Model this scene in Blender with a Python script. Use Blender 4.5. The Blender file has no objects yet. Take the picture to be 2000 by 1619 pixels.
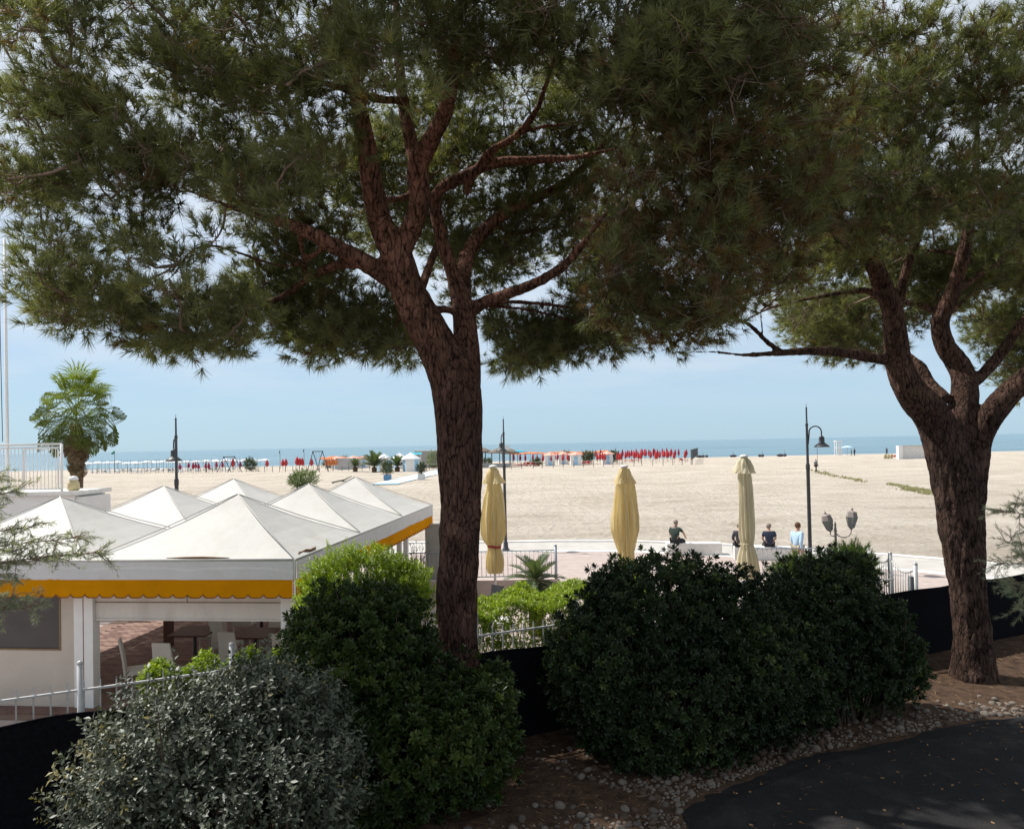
import bpy, bmesh, math, random
import numpy as np
from mathutils import Vector, Matrix, noise, Euler

random.seed(11); rng = np.random.default_rng(11)
scene = bpy.context.scene
COL = scene.collection
R = math.radians

# ------------------------------------------------------------ camera
FPX, CX, CY = 1400.0, 1000.0, 842.5           # focal length and principal point in photo pixels (2000 x 1619)
CAM = Vector((0, 0, 4.5)); PITCH, ROLL = R(1.0), R(1.16)
cam = bpy.data.cameras.new('camera'); camo = bpy.data.objects.new('camera', cam); COL.objects.link(camo)
ROT = Matrix.Rotation(R(90) + PITCH, 3, 'X') @ Matrix.Rotation(-ROLL, 3, 'Z')
camo.matrix_world = Matrix.Translation(CAM) @ ROT.to_4x4()
cam.sensor_fit = 'HORIZONTAL'; cam.sensor_width = 36.0; cam.lens = 36.0 * FPX / 2000.0
cam.shift_y = (CY - 809.5) / 2000.0
cam.clip_start = 0.1; cam.clip_end = 60000
scene.camera = camo

# ------------------------------------------------------------ sun, sky, exposure
SUN = Vector((-0.545, 0.255, 0.80)).normalized()
sl = bpy.data.lights.new('sun', 'SUN'); sl.energy = 4.6; sl.angle = R(0.53); sl.color = (1.0, 0.965, 0.91)
slo = bpy.data.objects.new('sun', sl); COL.objects.link(slo)
slo.rotation_euler = SUN.to_track_quat('Z', 'Y').to_euler(); slo.location = (-20, 20, 40)
wd = bpy.data.worlds.new('World'); scene.world = wd; wd.use_nodes = True
wn, wl = wd.node_tree.nodes, wd.node_tree.links
bg = wn['Background']; bg.inputs['Strength'].default_value = 0.09
sky = wn.new('ShaderNodeTexSky'); sky.sky_type = 'NISHITA'; sky.sun_disc = False
sky.sun_elevation = math.asin(SUN.z); sky.sun_rotation = math.atan2(SUN.x, SUN.y)
sky.air_density = 1.0; sky.dust_density = 0.3; sky.ozone_density = 2.5; sky.altitude = 0
wtc = wn.new('ShaderNodeTexCoord'); wmap = wn.new('ShaderNodeMapping'); wmap.inputs['Scale'].default_value = (1.6, 1.6, 9.0)
wno = wn.new('ShaderNodeTexNoise'); wno.inputs['Scale'].default_value = 2.6; wno.inputs['Detail'].default_value = 7; wno.inputs['Roughness'].default_value = 0.55
wrp = wn.new('ShaderNodeValToRGB'); wrp.color_ramp.elements[0].position = 0.40; wrp.color_ramp.elements[1].position = 0.70
wrp.color_ramp.elements[0].color = (0, 0, 0, 1); wrp.color_ramp.elements[1].color = (.8, .8, .8, 1)
wtint = wn.new('ShaderNodeMixRGB'); wtint.blend_type = 'MULTIPLY'; wtint.inputs[0].default_value = 1.0; wtint.inputs[2].default_value = (0.80, 1.0, 1.22, 1)
wmx = wn.new('ShaderNodeMixRGB'); wmx.inputs[2].default_value = (6.5, 7.1, 7.7, 1)
wl.new(wtc.outputs['Generated'], wmap.inputs[0]); wl.new(wmap.outputs[0], wno.inputs['Vector']); wl.new(wno.outputs[0], wrp.inputs[0])
# a thin veil of high cloud over the clear sky: blue at the sea horizon, milky higher up
wsx = wn.new('ShaderNodeSeparateXYZ'); wl.new(wtc.outputs['Generated'], wsx.inputs[0])
wvr = wn.new('ShaderNodeValToRGB'); we = wvr.color_ramp.elements
we[0].position = 0.0; we[0].color = (.38, .545, .675, 1); we[1].position = .75; we[1].color = (.60, .645, .69, 1)
for q_, c_ in ((.10, (.45, .575, .69)), (.32, (.68, .735, .79))):
    k_ = we.new(q_); k_.color = c_ + (1,)
wl.new(wsx.outputs['Z'], wvr.inputs[0])
wvs = wn.new('ShaderNodeMixRGB'); wvs.blend_type = 'MULTIPLY'; wvs.inputs[0].default_value = 1; wvs.inputs[2].default_value = (10, 10, 10, 1); wl.new(wvr.outputs[0], wvs.inputs[1])
wveil = wn.new('ShaderNodeMixRGB'); wveil.inputs[0].default_value = .8; wl.new(sky.outputs[0], wtint.inputs[1]); wl.new(wtint.outputs[0], wveil.inputs[1]); wl.new(wvs.outputs[0], wveil.inputs[2])
wmr = wn.new('ShaderNodeMapRange'); wmr.inputs['From Min'].default_value = .03; wmr.inputs['From Max'].default_value = .16; wl.new(wsx.outputs['Z'], wmr.inputs['Value'])
wcf = wn.new('ShaderNodeMath'); wcf.operation = 'MULTIPLY'; wl.new(wrp.outputs[0], wcf.inputs[0]); wl.new(wmr.outputs[0], wcf.inputs[1])
wl.new(wveil.outputs[0], wmx.inputs[1]); wl.new(wcf.outputs[0], wmx.inputs[0]); wl.new(wmx.outputs[0], bg.inputs[0])
scene.view_settings.view_transform = 'Standard'; scene.view_settings.look = 'None'
scene.view_settings.exposure = 0.42; scene.view_settings.gamma = 1.0; scene.view_settings.use_curve_mapping = False

# ------------------------------------------------------------ where things stand
def ray(px, py):
    return ROT @ Vector(((px - CX) / FPX, -(py - CY) / FPX, -1.0))
def W(px, py, D):                     # world point at depth D metres along +Y
    d = ray(px, py); return CAM + d * (D / d.y)
def G(px, py, z=0.0):                 # point on the level z
    d = ray(px, py); return CAM + d * ((z - CAM.z) / d.z)
SAND = -0.2
def sand_z(y): return SAND if y < 175 else SAND - (y - 175) * 0.0144

# ------------------------------------------------------------ materials
def nt(name):
    m = bpy.data.materials.new(name); m.use_nodes = True
    n, l = m.node_tree.nodes, m.node_tree.links
    return m, n, l, n['Principled BSDF']
def M(name, col, rough=.7, var=.15, scale=4, bump=0, bscale=40, metal=0, spec=.3, transl=0, stretch=(1, 1, 1), dirt=None, dscale=1.5, damt=.5):
    m, n, l, p = nt(name)
    tc = n.new('ShaderNodeTexCoord'); mp = n.new('ShaderNodeMapping'); mp.inputs['Scale'].default_value = stretch
    l.new(tc.outputs['Object'], mp.inputs[0])
    no = n.new('ShaderNodeTexNoise'); no.inputs['Scale'].default_value = scale; no.inputs['Detail'].default_value = 6
    l.new(mp.outputs[0], no.inputs['Vector'])
    r = n.new('ShaderNodeValToRGB'); r.color_ramp.elements[0].position = .3; r.color_ramp.elements[1].position = .7
    r.color_ramp.elements[0].color = tuple(c * (1 - var) for c in col) + (1,)
    r.color_ramp.elements[1].color = tuple(min(1, c * (1 + var)) for c in col) + (1,)
    l.new(no.outputs[0], r.inputs[0]); out = r.outputs[0]
    if dirt:
        n2 = n.new('ShaderNodeTexNoise'); n2.inputs['Scale'].default_value = dscale; n2.inputs['Detail'].default_value = 8; n2.inputs['Roughness'].default_value = .65
        l.new(mp.outputs[0], n2.inputs['Vector'])
        r2 = n.new('ShaderNodeValToRGB'); r2.color_ramp.elements[0].position = .5; r2.color_ramp.elements[1].position = .72
        r2.color_ramp.elements[1].color = (damt,) * 3 + (1,)
        l.new(n2.outputs[0], r2.inputs[0])
        mx = n.new('ShaderNodeMixRGB'); mx.inputs[2].default_value = tuple(dirt) + (1,)
        l.new(r2.outputs[0], mx.inputs[0]); l.new(out, mx.inputs[1]); out = mx.outputs[0]
    l.new(out, p.inputs['Base Color'])
    p.inputs['Roughness'].default_value = rough; p.inputs['Metallic'].default_value = metal
    p.inputs['Specular IOR Level'].default_value = spec
    if bump:
        nb = n.new('ShaderNodeTexNoise'); nb.inputs['Scale'].default_value = bscale; nb.inputs['Detail'].default_value = 5
        l.new(mp.outputs[0], nb.inputs['Vector'])
        b = n.new('ShaderNodeBump'); b.inputs['Strength'].default_value = bump; b.inputs['Distance'].default_value = .02
        l.new(nb.outputs[0], b.inputs['Height']); l.new(b.outputs[0], p.inputs['Normal'])
    if transl:
        t = n.new('ShaderNodeBsdfTranslucent'); l.new(out, t.inputs[0])
        ms = n.new('ShaderNodeMixShader'); ms.inputs[0].default_value = transl
        l.new(p.outputs[0], ms.inputs[1]); l.new(t.outputs[0], ms.inputs[2]); l.new(ms.outputs[0], n['Material Output'].inputs[0])
    return m
def leafmat(name, cols, rough=.45, spec=.4, transl=.25, tcol=None):
    """colour of each leaf picked along cols by its own random attribute"""
    m, n, l, p = nt(name)
    a = n.new('ShaderNodeAttribute'); a.attribute_name = 'v'
    r = n.new('ShaderNodeValToRGB'); e = r.color_ramp.elements
    e[0].position = cols[0][0]; e[0].color = tuple(cols[0][1]) + (1,); e[1].position = cols[-1][0]; e[1].color = tuple(cols[-1][1]) + (1,)
    for q, c in cols[1:-1]:
        k = e.new(q); k.color = tuple(c) + (1,)
    l.new(a.outputs['Fac'], r.inputs[0]); l.new(r.outputs[0], p.inputs['Base Color'])
    p.inputs['Roughness'].default_value = rough; p.inputs['Specular IOR Level'].default_value = spec
    t = n.new('ShaderNodeBsdfTranslucent'); mx = n.new('ShaderNodeMixRGB'); mx.blend_type = 'MULTIPLY'; mx.inputs[0].default_value = 1
    mx.inputs[2].default_value = tuple(tcol or (1.3, 1.35, .6)) + (1,)
    l.new(r.outputs[0], mx.inputs[1]); l.new(mx.outputs[0], t.inputs[0])
    ms = n.new('ShaderNodeMixShader'); ms.inputs[0].default_value = transl
    l.new(p.outputs[0], ms.inputs[1]); l.new(t.outputs[0], ms.inputs[2]); l.new(ms.outputs[0], n['Material Output'].inputs[0])
    return m
def barkmat(name, light, dark, sc=9.0, upper=1.0):
    m, n, l, p = nt(name)
    tc = n.new('ShaderNodeTexCoord'); mp = n.new('ShaderNodeMapping'); mp.inputs['Scale'].default_value = (1, 1, .33)
    l.new(tc.outputs['Object'], mp.inputs[0])
    w = n.new('ShaderNodeTexNoise'); w.inputs['Scale'].default_value = 3; w.inputs['Detail'].default_value = 4
    l.new(mp.outputs[0], w.inputs['Vector'])
    ad = n.new('ShaderNodeVectorMath'); ad.operation = 'MULTIPLY_ADD'; ad.inputs[1].default_value = (.42, .42, .42)
    l.new(w.outputs['Color'], ad.inputs[0]); l.new(mp.outputs[0], ad.inputs[2])
    v = n.new('ShaderNodeTexVoronoi'); v.feature = 'DISTANCE_TO_EDGE'; v.inputs['Scale'].default_value = sc
    l.new(ad.outputs[0], v.inputs['Vector'])
    m2 = n.new('ShaderNodeMapping'); m2.inputs['Scale'].default_value = (1, 1, .24); l.new(tc.outputs['Object'], m2.inputs[0])
    f = n.new('ShaderNodeTexNoise'); f.inputs['Scale'].default_value = 17; f.inputs['Detail'].default_value = 9; f.inputs['Roughness'].default_value = .68; f.inputs['Distortion'].default_value = 1.1
    l.new(m2.outputs[0], f.inputs['Vector'])
    g = n.new('ShaderNodeTexNoise'); g.inputs['Scale'].default_value = 2.2; g.inputs['Detail'].default_value = 5; l.new(tc.outputs['Object'], g.inputs['Vector'])
    cl = n.new('ShaderNodeMapRange'); cl.inputs['From Max'].default_value = .14; l.new(v.outputs[0], cl.inputs['Value'])
    h = n.new('ShaderNodeMath'); h.operation = 'MULTIPLY_ADD'; h.inputs[1].default_value = .19; l.new(cl.outputs[0], h.inputs[0]); l.new(f.outputs[0], h.inputs[2])
    r = n.new('ShaderNodeValToRGB'); e = r.color_ramp.elements; e[0].position = .46; e[1].position = .86
    e[0].color = tuple(dark) + (1,); e[1].color = tuple(light) + (1,); k = e.new(.66); k.color = tuple((a * .6 + b * .4) for a, b in zip(light, dark)) + (1,)
    l.new(h.outputs[0], r.inputs[0])
    r2 = n.new('ShaderNodeValToRGB'); r2.color_ramp.elements[0].position = .35; r2.color_ramp.elements[1].position = .65; r2.color_ramp.elements[0].color = (.62, .56, .54, 1); r2.color_ramp.elements[1].color = (1.25, 1.14, 1.08, 1)
    l.new(g.outputs[0], r2.inputs[0])
    mx = n.new('ShaderNodeMixRGB'); mx.blend_type = 'MULTIPLY'; mx.inputs[0].default_value = 1
    l.new(r.outputs[0], mx.inputs[1]); l.new(r2.outputs[0], mx.inputs[2])
    # the younger bark of the upper limbs is paler and more orange
    sx = n.new('ShaderNodeSeparateXYZ'); l.new(tc.outputs['Object'], sx.inputs[0])
    mr = n.new('ShaderNodeMapRange'); mr.inputs['From Min'].default_value = 3.8; mr.inputs['From Max'].default_value = 7.0; mr.inputs['To Max'].default_value = upper; l.new(sx.outputs['Z'], mr.inputs['Value'])
    m3 = n.new('ShaderNodeMixRGB'); m3.blend_type = 'MIX'; l.new(mr.outputs[0], m3.inputs[0]); l.new(mx.outputs[0], m3.inputs[1])
    m4 = n.new('ShaderNodeMixRGB'); m4.blend_type = 'MULTIPLY'; m4.inputs[0].default_value = 1; m4.inputs[2].default_value = (2.3, 2.0, 1.8, 1); l.new(mx.outputs[0], m4.inputs[1]); l.new(m4.outputs[0], m3.inputs[2])
    l.new(m3.outputs[0], p.inputs['Base Color'])
    p.inputs['Roughness'].default_value = .92; p.inputs['Specular IOR Level'].default_value = .12
    b = n.new('ShaderNodeBump'); b.inputs['Strength'].default_value = 1.0; b.inputs['Distance'].default_value = .15
    l.new(h.outputs[0], b.inputs['Height']); l.new(b.outputs[0], p.inputs['Normal'])
    return m

# ------------------------------------------------------------ mesh building
class MB:
    def __init__(s): s.v = []; s.f = []
    def add(s, vs, fs):
        o = len(s.v); s.v += [tuple(p) for p in vs]; s.f += [tuple(i + o for i in q) for q in fs]; return s
    def box(s, c, size, rz=0, mat=None):
        x, y, z = (k / 2 for k in size); mt = mat or Matrix.Rotation(rz, 3, 'Z'); c = Vector(c)
        vs = [c + mt @ Vector((a * x, b * y, d * z)) for a in (-1, 1) for b in (-1, 1) for d in (-1, 1)]
        return s.add(vs, [(0, 1, 3, 2), (4, 6, 7, 5), (0, 4, 5, 1), (2, 3, 7, 6), (0, 2, 6, 4), (1, 5, 7, 3)])
    def bar(s, a, b, w, h=None):       # square bar from a to b
        a, b = Vector(a), Vector(b); d = b - a; h = h or w
        q = d.to_track_quat('Z', 'Y').to_matrix()
        return s.box((a + b) / 2, (w, h, d.length), mat=q)
    def tube(s, pts, rad, n=8, cap=True):
        pts = [Vector(p) for p in pts]; rad = rad if hasattr(rad, '__len__') else [rad] * len(pts)
        vs = []; up = None
        for i, p in enumerate(pts):
            t = (pts[min(i + 1, len(pts) - 1)] - pts[max(i - 1, 0)])
            t = t.normalized() if t.length > 1e-9 else Vector((0, 0, 1))
            if up is None:
                up = Vector((1, 0, 0)) if abs(t.x) < .8 else Vector((0, 1, 0))
            a = (up - t * up.dot(t)); a = a.normalized() if a.length > 1e-6 else t.orthogonal().normalized()
            up = a; b = t.cross(a)
            for k in range(n):
                an = 2 * math.pi * k / n; vs.append(p + (a * math.cos(an) + b * math.sin(an)) * rad[i])
        fs = [(i * n + k, i * n + (k + 1) % n, (i + 1) * n + (k + 1) % n, (i + 1) * n + k) for i in range(len(pts) - 1) for k in range(n)]
        if cap: fs += [tuple(range(n))[::-1], tuple((len(pts) - 1) * n + k for k in range(n))]
        return s.add(vs, fs)
    def lathe(s, prof, n=16, c=(0, 0, 0), mod=None):   # prof: (r, z); mod(angle, i) scales the radius
        c = Vector(c); vs = []
        for i, (r, z) in enumerate(prof):
            for k in range(n):
                an = 2 * math.pi * k / n; q = r * (mod(an, i) if mod else 1)
                vs.append(c + Vector((q * math.cos(an), q * math.sin(an), z)))
        fs = [(i * n + k, i * n + (k + 1) % n, (i + 1) * n + (k + 1) % n, (i + 1) * n + k) for i in range(len(prof) - 1) for k in range(n)]
        fs += [tuple(range(n))[::-1], tuple((len(prof) - 1) * n + k for k in range(n))]
        return s.add(vs, fs)
    def ball(s, c, r, n=10, m=6, sq=(1, 1, 1)):
        prof = [(max(1e-4, r * math.sin(math.pi * i / m)), -r * math.cos(math.pi * i / m)) for i in range(m + 1)]
        o = len(s.v); s.lathe(prof, n)
        for i in range(o, len(s.v)):
            p = s.v[i]; s.v[i] = (p[0] * sq[0] + c[0], p[1] * sq[1] + c[1], p[2] * sq[2] + c[2])
        return s
    def mesh(s, name, mt, smooth=False, off=None):
        me = bpy.data.meshes.new(name); vs = s.v if off is None else [(p[0] - off[0], p[1] - off[1], p[2] - off[2]) for p in s.v]
        me.from_pydata(vs, [], s.f); me.materials.append(mt)
        if smooth: me.polygons.foreach_set('use_smooth', [True] * len(me.polygons))
        me.update(); return me
ORG = {}
def empty(name, loc, label, cat, group=None):
    o = bpy.data.objects.new(name, None); COL.objects.link(o); o.location = loc; o.empty_display_size = .2
    ORG[o.name] = Vector(loc); tag(o, label, cat, group); return o
def tag(o, label=None, cat=None, group=None, kind=None):
    if label: o['label'] = label
    if cat: o['category'] = cat
    if group: o['group'] = group
    if kind: o['kind'] = kind
    return o
def put(name, me, parent=None, loc=(0, 0, 0), rz=0):
    o = bpy.data.objects.new(name, me); COL.objects.link(o); o.location = loc; o.rotation_euler = (0, 0, rz)
    if parent is not None:
        o.parent = parent; ORG[o.name] = ORG.get(parent.name, Vector((0, 0, 0)))
    return o
def part(name, mb, mt, parent, smooth=False, world=True):
    """one mesh object under parent; mesh given in world coordinates unless world=False"""
    off = ORG.get(parent.name, Vector((0, 0, 0))) if world else None
    return put(name, mb.mesh(name, mt, smooth, off), parent)
def solo(name, mb, mt, label=None, cat=None, group=None, kind=None, smooth=False, base=None):
    me = mb.mesh(name, mt, smooth, base); o = put(name, me, None, base or (0, 0, 0)); return tag(o, label, cat, group, kind)
KIDS = {}
def copy_tree(o, loc=None, rz=None, label=None, group=None, parent=None, scale=None):
    c = o.copy(); COL.objects.link(c)
    if parent is not None: c.parent = parent
    if loc is not None: c.location = loc
    if rz is not None: c.rotation_euler = (0, 0, rz)
    if scale is not None: c.scale = (scale,) * 3
    if label: c['label'] = label
    if group: c['group'] = group
    for ch in o.children: copy_tree(ch, parent=c)
    return c

# ------------------------------------------------------------ scattering many small faces into one mesh (leaves, needles)
def unit(a): return a / np.maximum(np.linalg.norm(a, axis=-1, keepdims=True), 1e-9)
def frames(d, roll):
    d = unit(d); ref = np.where(np.abs(d[:, 2:3]) < .9, np.array([[0, 0, 1.]]), np.array([[1., 0, 0]]))
    a = unit(np.cross(ref, d)); b = np.cross(d, a); c, s = np.cos(roll)[:, None], np.sin(roll)[:, None]
    return np.stack([a * c + b * s, b * c - a * s, d], axis=2)      # columns x, y, z(=direction)
def scatter(templates, pos, dirs, scale, pick=None, var=None):
    """templates: list of (verts Nx3, faces list of tris/quads of one length); returns verts, faces arrays, v attribute"""
    n = len(pos); roll = rng.uniform(0, 2 * np.pi, n); Fm = frames(np.asarray(dirs, float), roll)
    pick = rng.integers(0, len(templates), n) if pick is None else pick
    var = rng.uniform(0, 1, n) if var is None else var
    V, Fc, A = [], [], []; o = 0
    for t, (tv, tf, tl) in enumerate(templates):
        ix = np.where(pick == t)[0]
        if not len(ix): continue
        vv = np.einsum('nij,kj->nki', Fm[ix], tv) * np.asarray(scale)[ix][:, None, None] + np.asarray(pos)[ix][:, None, :]
        k = len(tv); ff = tf[None] + (np.arange(len(ix)) * k)[:, None, None] + o
        V.append(vv.reshape(-1, 3)); Fc.append(ff.reshape(-1, tf.shape[1]))
        A.append(np.clip(var[ix][:, None] + tl[None, :], 0, 1).reshape(-1)); o += k * len(ix)
    return np.concatenate(V), np.concatenate(Fc), np.concatenate(A)
def np_mesh(name, V, Fc, mt, attr=None, off=None, smooth=False):
    me = bpy.data.meshes.new(name); V = V - np.array(off)[None] if off is not None else V
    k = Fc.shape[1]; me.vertices.add(len(V)); me.vertices.foreach_set('co', V.astype(np.float32).ravel())
    me.loops.add(Fc.size); me.loops.foreach_set('vertex_index', Fc.astype(np.int32).ravel())
    me.polygons.add(len(Fc)); me.polygons.foreach_set('loop_start', (np.arange(len(Fc)) * k).astype(np.int32))
    me.polygons.foreach_set('loop_total', np.full(len(Fc), k, np.int32))
    if smooth: me.polygons.foreach_set('use_smooth', np.ones(len(Fc), bool))
    me.update(calc_edges=True); me.materials.append(mt)
    if attr is not None:
        at = me.attributes.new('v', 'FLOAT', 'POINT'); at.data.foreach_set('value', attr.astype(np.float32))
    return me
def leaf_faces(length, width, fold=.25, wide=.6, curl=.1):
    """one leaf along +z, folded on its midrib: 6 vertices, 4 triangles"""
    v = np.array([[0, 0, 0], [-width / 2, fold * width / 2, length * wide], [0, 0, length * wide * .95], [width / 2, fold * width / 2, length * wide], [0, curl * length, length], [0, -0.02 * length, length * .4]])
    f = np.array([[0, 2, 1], [0, 3, 2], [1, 2, 4], [2, 3, 4]])
    return v[[0, 1, 4, 3]], np.array([[0, 2, 1], [0, 3, 2]])
def rot_to(d, roll=0):
    return frames(np.array([d], float), np.array([roll]))[0]
def bundle(items, jit=.08):
    """join (verts, faces) pieces into one template with a small colour offset per piece"""
    V, Fc, A = [], [], []; o = 0
    for v, f in items:
        V.append(v); Fc.append(f + o); A.append(np.full(len(v), rng.uniform(-jit, jit))); o += len(v)
    return np.concatenate(V), np.concatenate(Fc), np.concatenate(A)
def needle_tuft(n=31, L=.17, w=.0094, shoot=.09, spread=(15, 80)):
    it = []
    for i in range(n):
        q = rng.uniform(0, 1); az = rng.uniform(0, 2 * np.pi); el = np.radians(rng.uniform(*spread)) * (1.1 - .5 * q)
        d = np.array([np.sin(el) * np.cos(az), np.sin(el) * np.sin(az), np.cos(el)]); l = L * rng.uniform(.7, 1.15)
        side = unit(np.cross(d, rng.normal(size=3))); b = np.array([0, 0, shoot * q])
        it.append((np.array([b - side * w / 2, b + side * w / 2, b + d * l]), np.array([[0, 1, 2]])))
    return bundle(it, .1)
def rosette(n=11, L=.1, w=.032):
    it = []
    for i in range(n):
        az = i * 2.4 + rng.uniform(-.2, .2); el = np.radians(15 + 70 * (i / n) + rng.uniform(-8, 8))
        d = np.array([np.sin(el) * np.cos(az), np.sin(el) * np.sin(az), np.cos(el)])
        v, f = leaf_faces(L * rng.uniform(.7, 1.1), w, wide=.66, curl=-.12)
        z = d; x = unit(np.cross([0, 0, 1.], z)); y = np.cross(z, x)      # leaf face turned to the axis
        it.append((v @ np.stack([x, y, z]) + np.array([0, 0, .02 * (1 - i / n)]), f))
    return bundle(it, .12)
def sprig(n=9, L=.075, w=.036, stem=.22, el0=40, el1=75):
    it = []
    for i in range(n):
        az = i * 2.4 + rng.uniform(-.4, .4); el = np.radians(rng.uniform(el0, el1))
        d = np.array([np.sin(el) * np.cos(az), np.sin(el) * np.sin(az), np.cos(el)])
        v, f = leaf_faces(L * rng.uniform(.6, 1.15), w * rng.uniform(.8, 1.1), wide=.5, curl=rng.uniform(-.2, .1))
        z = d; x = unit(np.cross([0, 0, 1.], z)); y = np.cross(z, x)
        it.append((v @ np.stack([x, y, z]) + np.array([0, 0, stem * i / n]), f))
    return bundle(it, .15)
def blob_points(blobs, n, depth=.4, floor=.03):
    """points in the outer shell of a union of ellipsoids (c, (rx, ry, rz)), with outward directions"""
    area = np.array([(b[1][0] * b[1][1] + b[1][1] * b[1][2] + b[1][0] * b[1][2]) for b in blobs]); area /= area.sum()
    P, N = [], []
    C = np.array([b[0] for b in blobs]); S = np.array([b[1] for b in blobs]); tot = 0
    while tot < n:
        k = rng.choice(len(blobs), 4 * n, p=area); u = unit(rng.normal(size=(4 * n, 3)))
        sh = 1 - np.abs(rng.normal(0, 1, (4 * n, 1))) * depth / S[k].mean(axis=1, keepdims=True) * .6
        lump = 1 + .17 * np.sin(u[:, :1] * 9 + k[:, None]) * np.sin(u[:, 1:2] * 8 + 1.3 * k[:, None]) + .09 * np.sin(u[:, 2:3] * 17 + u[:, :1] * 13)
        p = C[k] + u * S[k] * np.clip(sh, .1, 1.05) * lump
        q = ((p[:, None, :] - C[None]) / S[None]); ins = (np.linalg.norm(q, axis=2) < (1 - 1.1 * depth / S.mean(axis=1))[None]).any(axis=1)
        ok = (~ins) & (p[:, 2] > floor); nn = unit(u / S[k])
        P.append(p[ok]); N.append(nn[ok]); tot += ok.sum()
    return np.concatenate(P)[:n], np.concatenate(N)[:n]
def lines_mesh(name, segs, mt, parent, n=4):
    mb = MB()
    for pts, rad in segs: mb.tube(pts, rad, n, cap=False)
    return part(name, mb, mt, parent, smooth=True)
# ------------------------------------------------------------ palette
sand_m, n_, l_, p_ = nt('sand')
def build_sand():
    n, l, p = n_, l_, p_
    tc = n.new('ShaderNodeTexCoord')
    big = n.new('ShaderNodeTexNoise'); big.inputs['Scale'].default_value = .12; big.inputs['Detail'].default_value = 8; big.inputs['Roughness'].default_value = .6
    l.new(tc.outputs['Object'], big.inputs['Vector'])
    r = n.new('ShaderNodeValToRGB'); e = r.color_ramp.elements; e[0].position = .3; e[1].position = .7
    e[0].color = (.450, .393, .325, 1); e[1].color = (.565, .502, .425, 1); l.new(big.outputs[0], r.inputs[0])
    # streaks of trodden sand and wheel tracks running across the beach
    mp = n.new('ShaderNodeMapping'); mp.inputs['Rotation'].default_value = (0, 0, R(-14)); mp.inputs['Scale'].default_value = (.24, .55, 1)
    l.new(tc.outputs['Object'], mp.inputs[0])
    st = n.new('ShaderNodeTexNoise'); st.inputs['Scale'].default_value = 1.0; st.inputs['Detail'].default_value = 7; st.inputs['Roughness'].default_value = .7
    l.new(mp.outputs[0], st.inputs['Vector'])
    r2 = n.new('ShaderNodeValToRGB'); r2.color_ramp.elements[0].position = .38; r2.color_ramp.elements[1].position = .56
    r2.color_ramp.elements[0].color = (.66, .61, .56, 1); r2.color_ramp.elements[1].color = (1, 1, 1, 1); l.new(st.outputs[0], r2.inputs[0])
    m1 = n.new('ShaderNodeMixRGB'); m1.blend_type = 'MULTIPLY'; m1.inputs[0].default_value = .52
    l.new(r.outputs[0], m1.inputs[1]); l.new(r2.outputs[0], m1.inputs[2])
    # footprints and clods
    fp = n.new('ShaderNodeTexVoronoi'); fp.inputs['Scale'].default_value = 2.6; l.new(tc.outputs['Object'], fp.inputs['Vector'])
    fn = n.new('ShaderNodeTexNoise'); fn.inputs['Scale'].default_value = 5.5; fn.inputs['Detail'].default_value = 8; fn.inputs['Roughness'].default_value = .75; l.new(tc.outputs['Object'], fn.inputs['Vector'])
    tr = n.new('ShaderNodeTexWave'); tr.wave_type = 'BANDS'; tr.bands_direction = 'X'; tr.inputs['Scale'].default_value = .30; tr.inputs['Distortion'].default_value = 16; tr.inputs['Detail'].default_value = 4; tr.inputs['Detail Scale'].default_value = .35
    l.new(tc.outputs['Object'], tr.inputs['Vector'])
    h1 = n.new('ShaderNodeMath'); h1.operation = 'MULTIPLY_ADD'; h1.inputs[1].default_value = .55; l.new(fp.outputs[0], h1.inputs[0]); l.new(fn.outputs[0], h1.inputs[2])
    h2 = n.new('ShaderNodeMath'); h2.operation = 'MULTIPLY_ADD'; h2.inputs[1].default_value = .18; l.new(tr.outputs[0], h2.inputs[0]); l.new(h1.outputs[0], h2.inputs[2])
    h3 = n.new('ShaderNodeMath'); h3.operation = 'MULTIPLY_ADD'; h3.inputs[1].default_value = .22; l.new(st.outputs[0], h3.inputs[0]); l.new(h2.outputs[0], h3.inputs[2])
    b = n.new('ShaderNodeBump'); b.inputs['Strength'].default_value = 1; b.inputs['Distance'].default_value = .20
    l.new(h3.outputs[0], b.inputs['Height']); l.new(b.outputs[0], p.inputs['Normal'])
    # dry dark bits lying on the sand
    r3 = n.new('ShaderNodeValToRGB'); r3.color_ramp.elements[0].position = .62; r3.color_ramp.elements[1].position = .74
    l.new(fn.outputs[0], r3.inputs[0])
    m2 = n.new('ShaderNodeMixRGB'); m2.inputs[2].default_value = (.30, .24, .18, 1)
    sc = n.new('ShaderNodeMath'); sc.operation = 'MULTIPLY'; sc.inputs[1].default_value = .8; l.new(r3.outputs[0], sc.inputs[0]); l.new(sc.outputs[0], m2.inputs[0])
    l.new(m1.outputs[0], m2.inputs[1])
    l.new(m2.outputs[0], p.inputs['Base Color']); p.inputs['Roughness'].default_value = .95; p.inputs['Specular IOR Level'].default_value = .1
build_sand()
sea_m, n_, l_, p_ = nt('sea_water')
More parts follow.
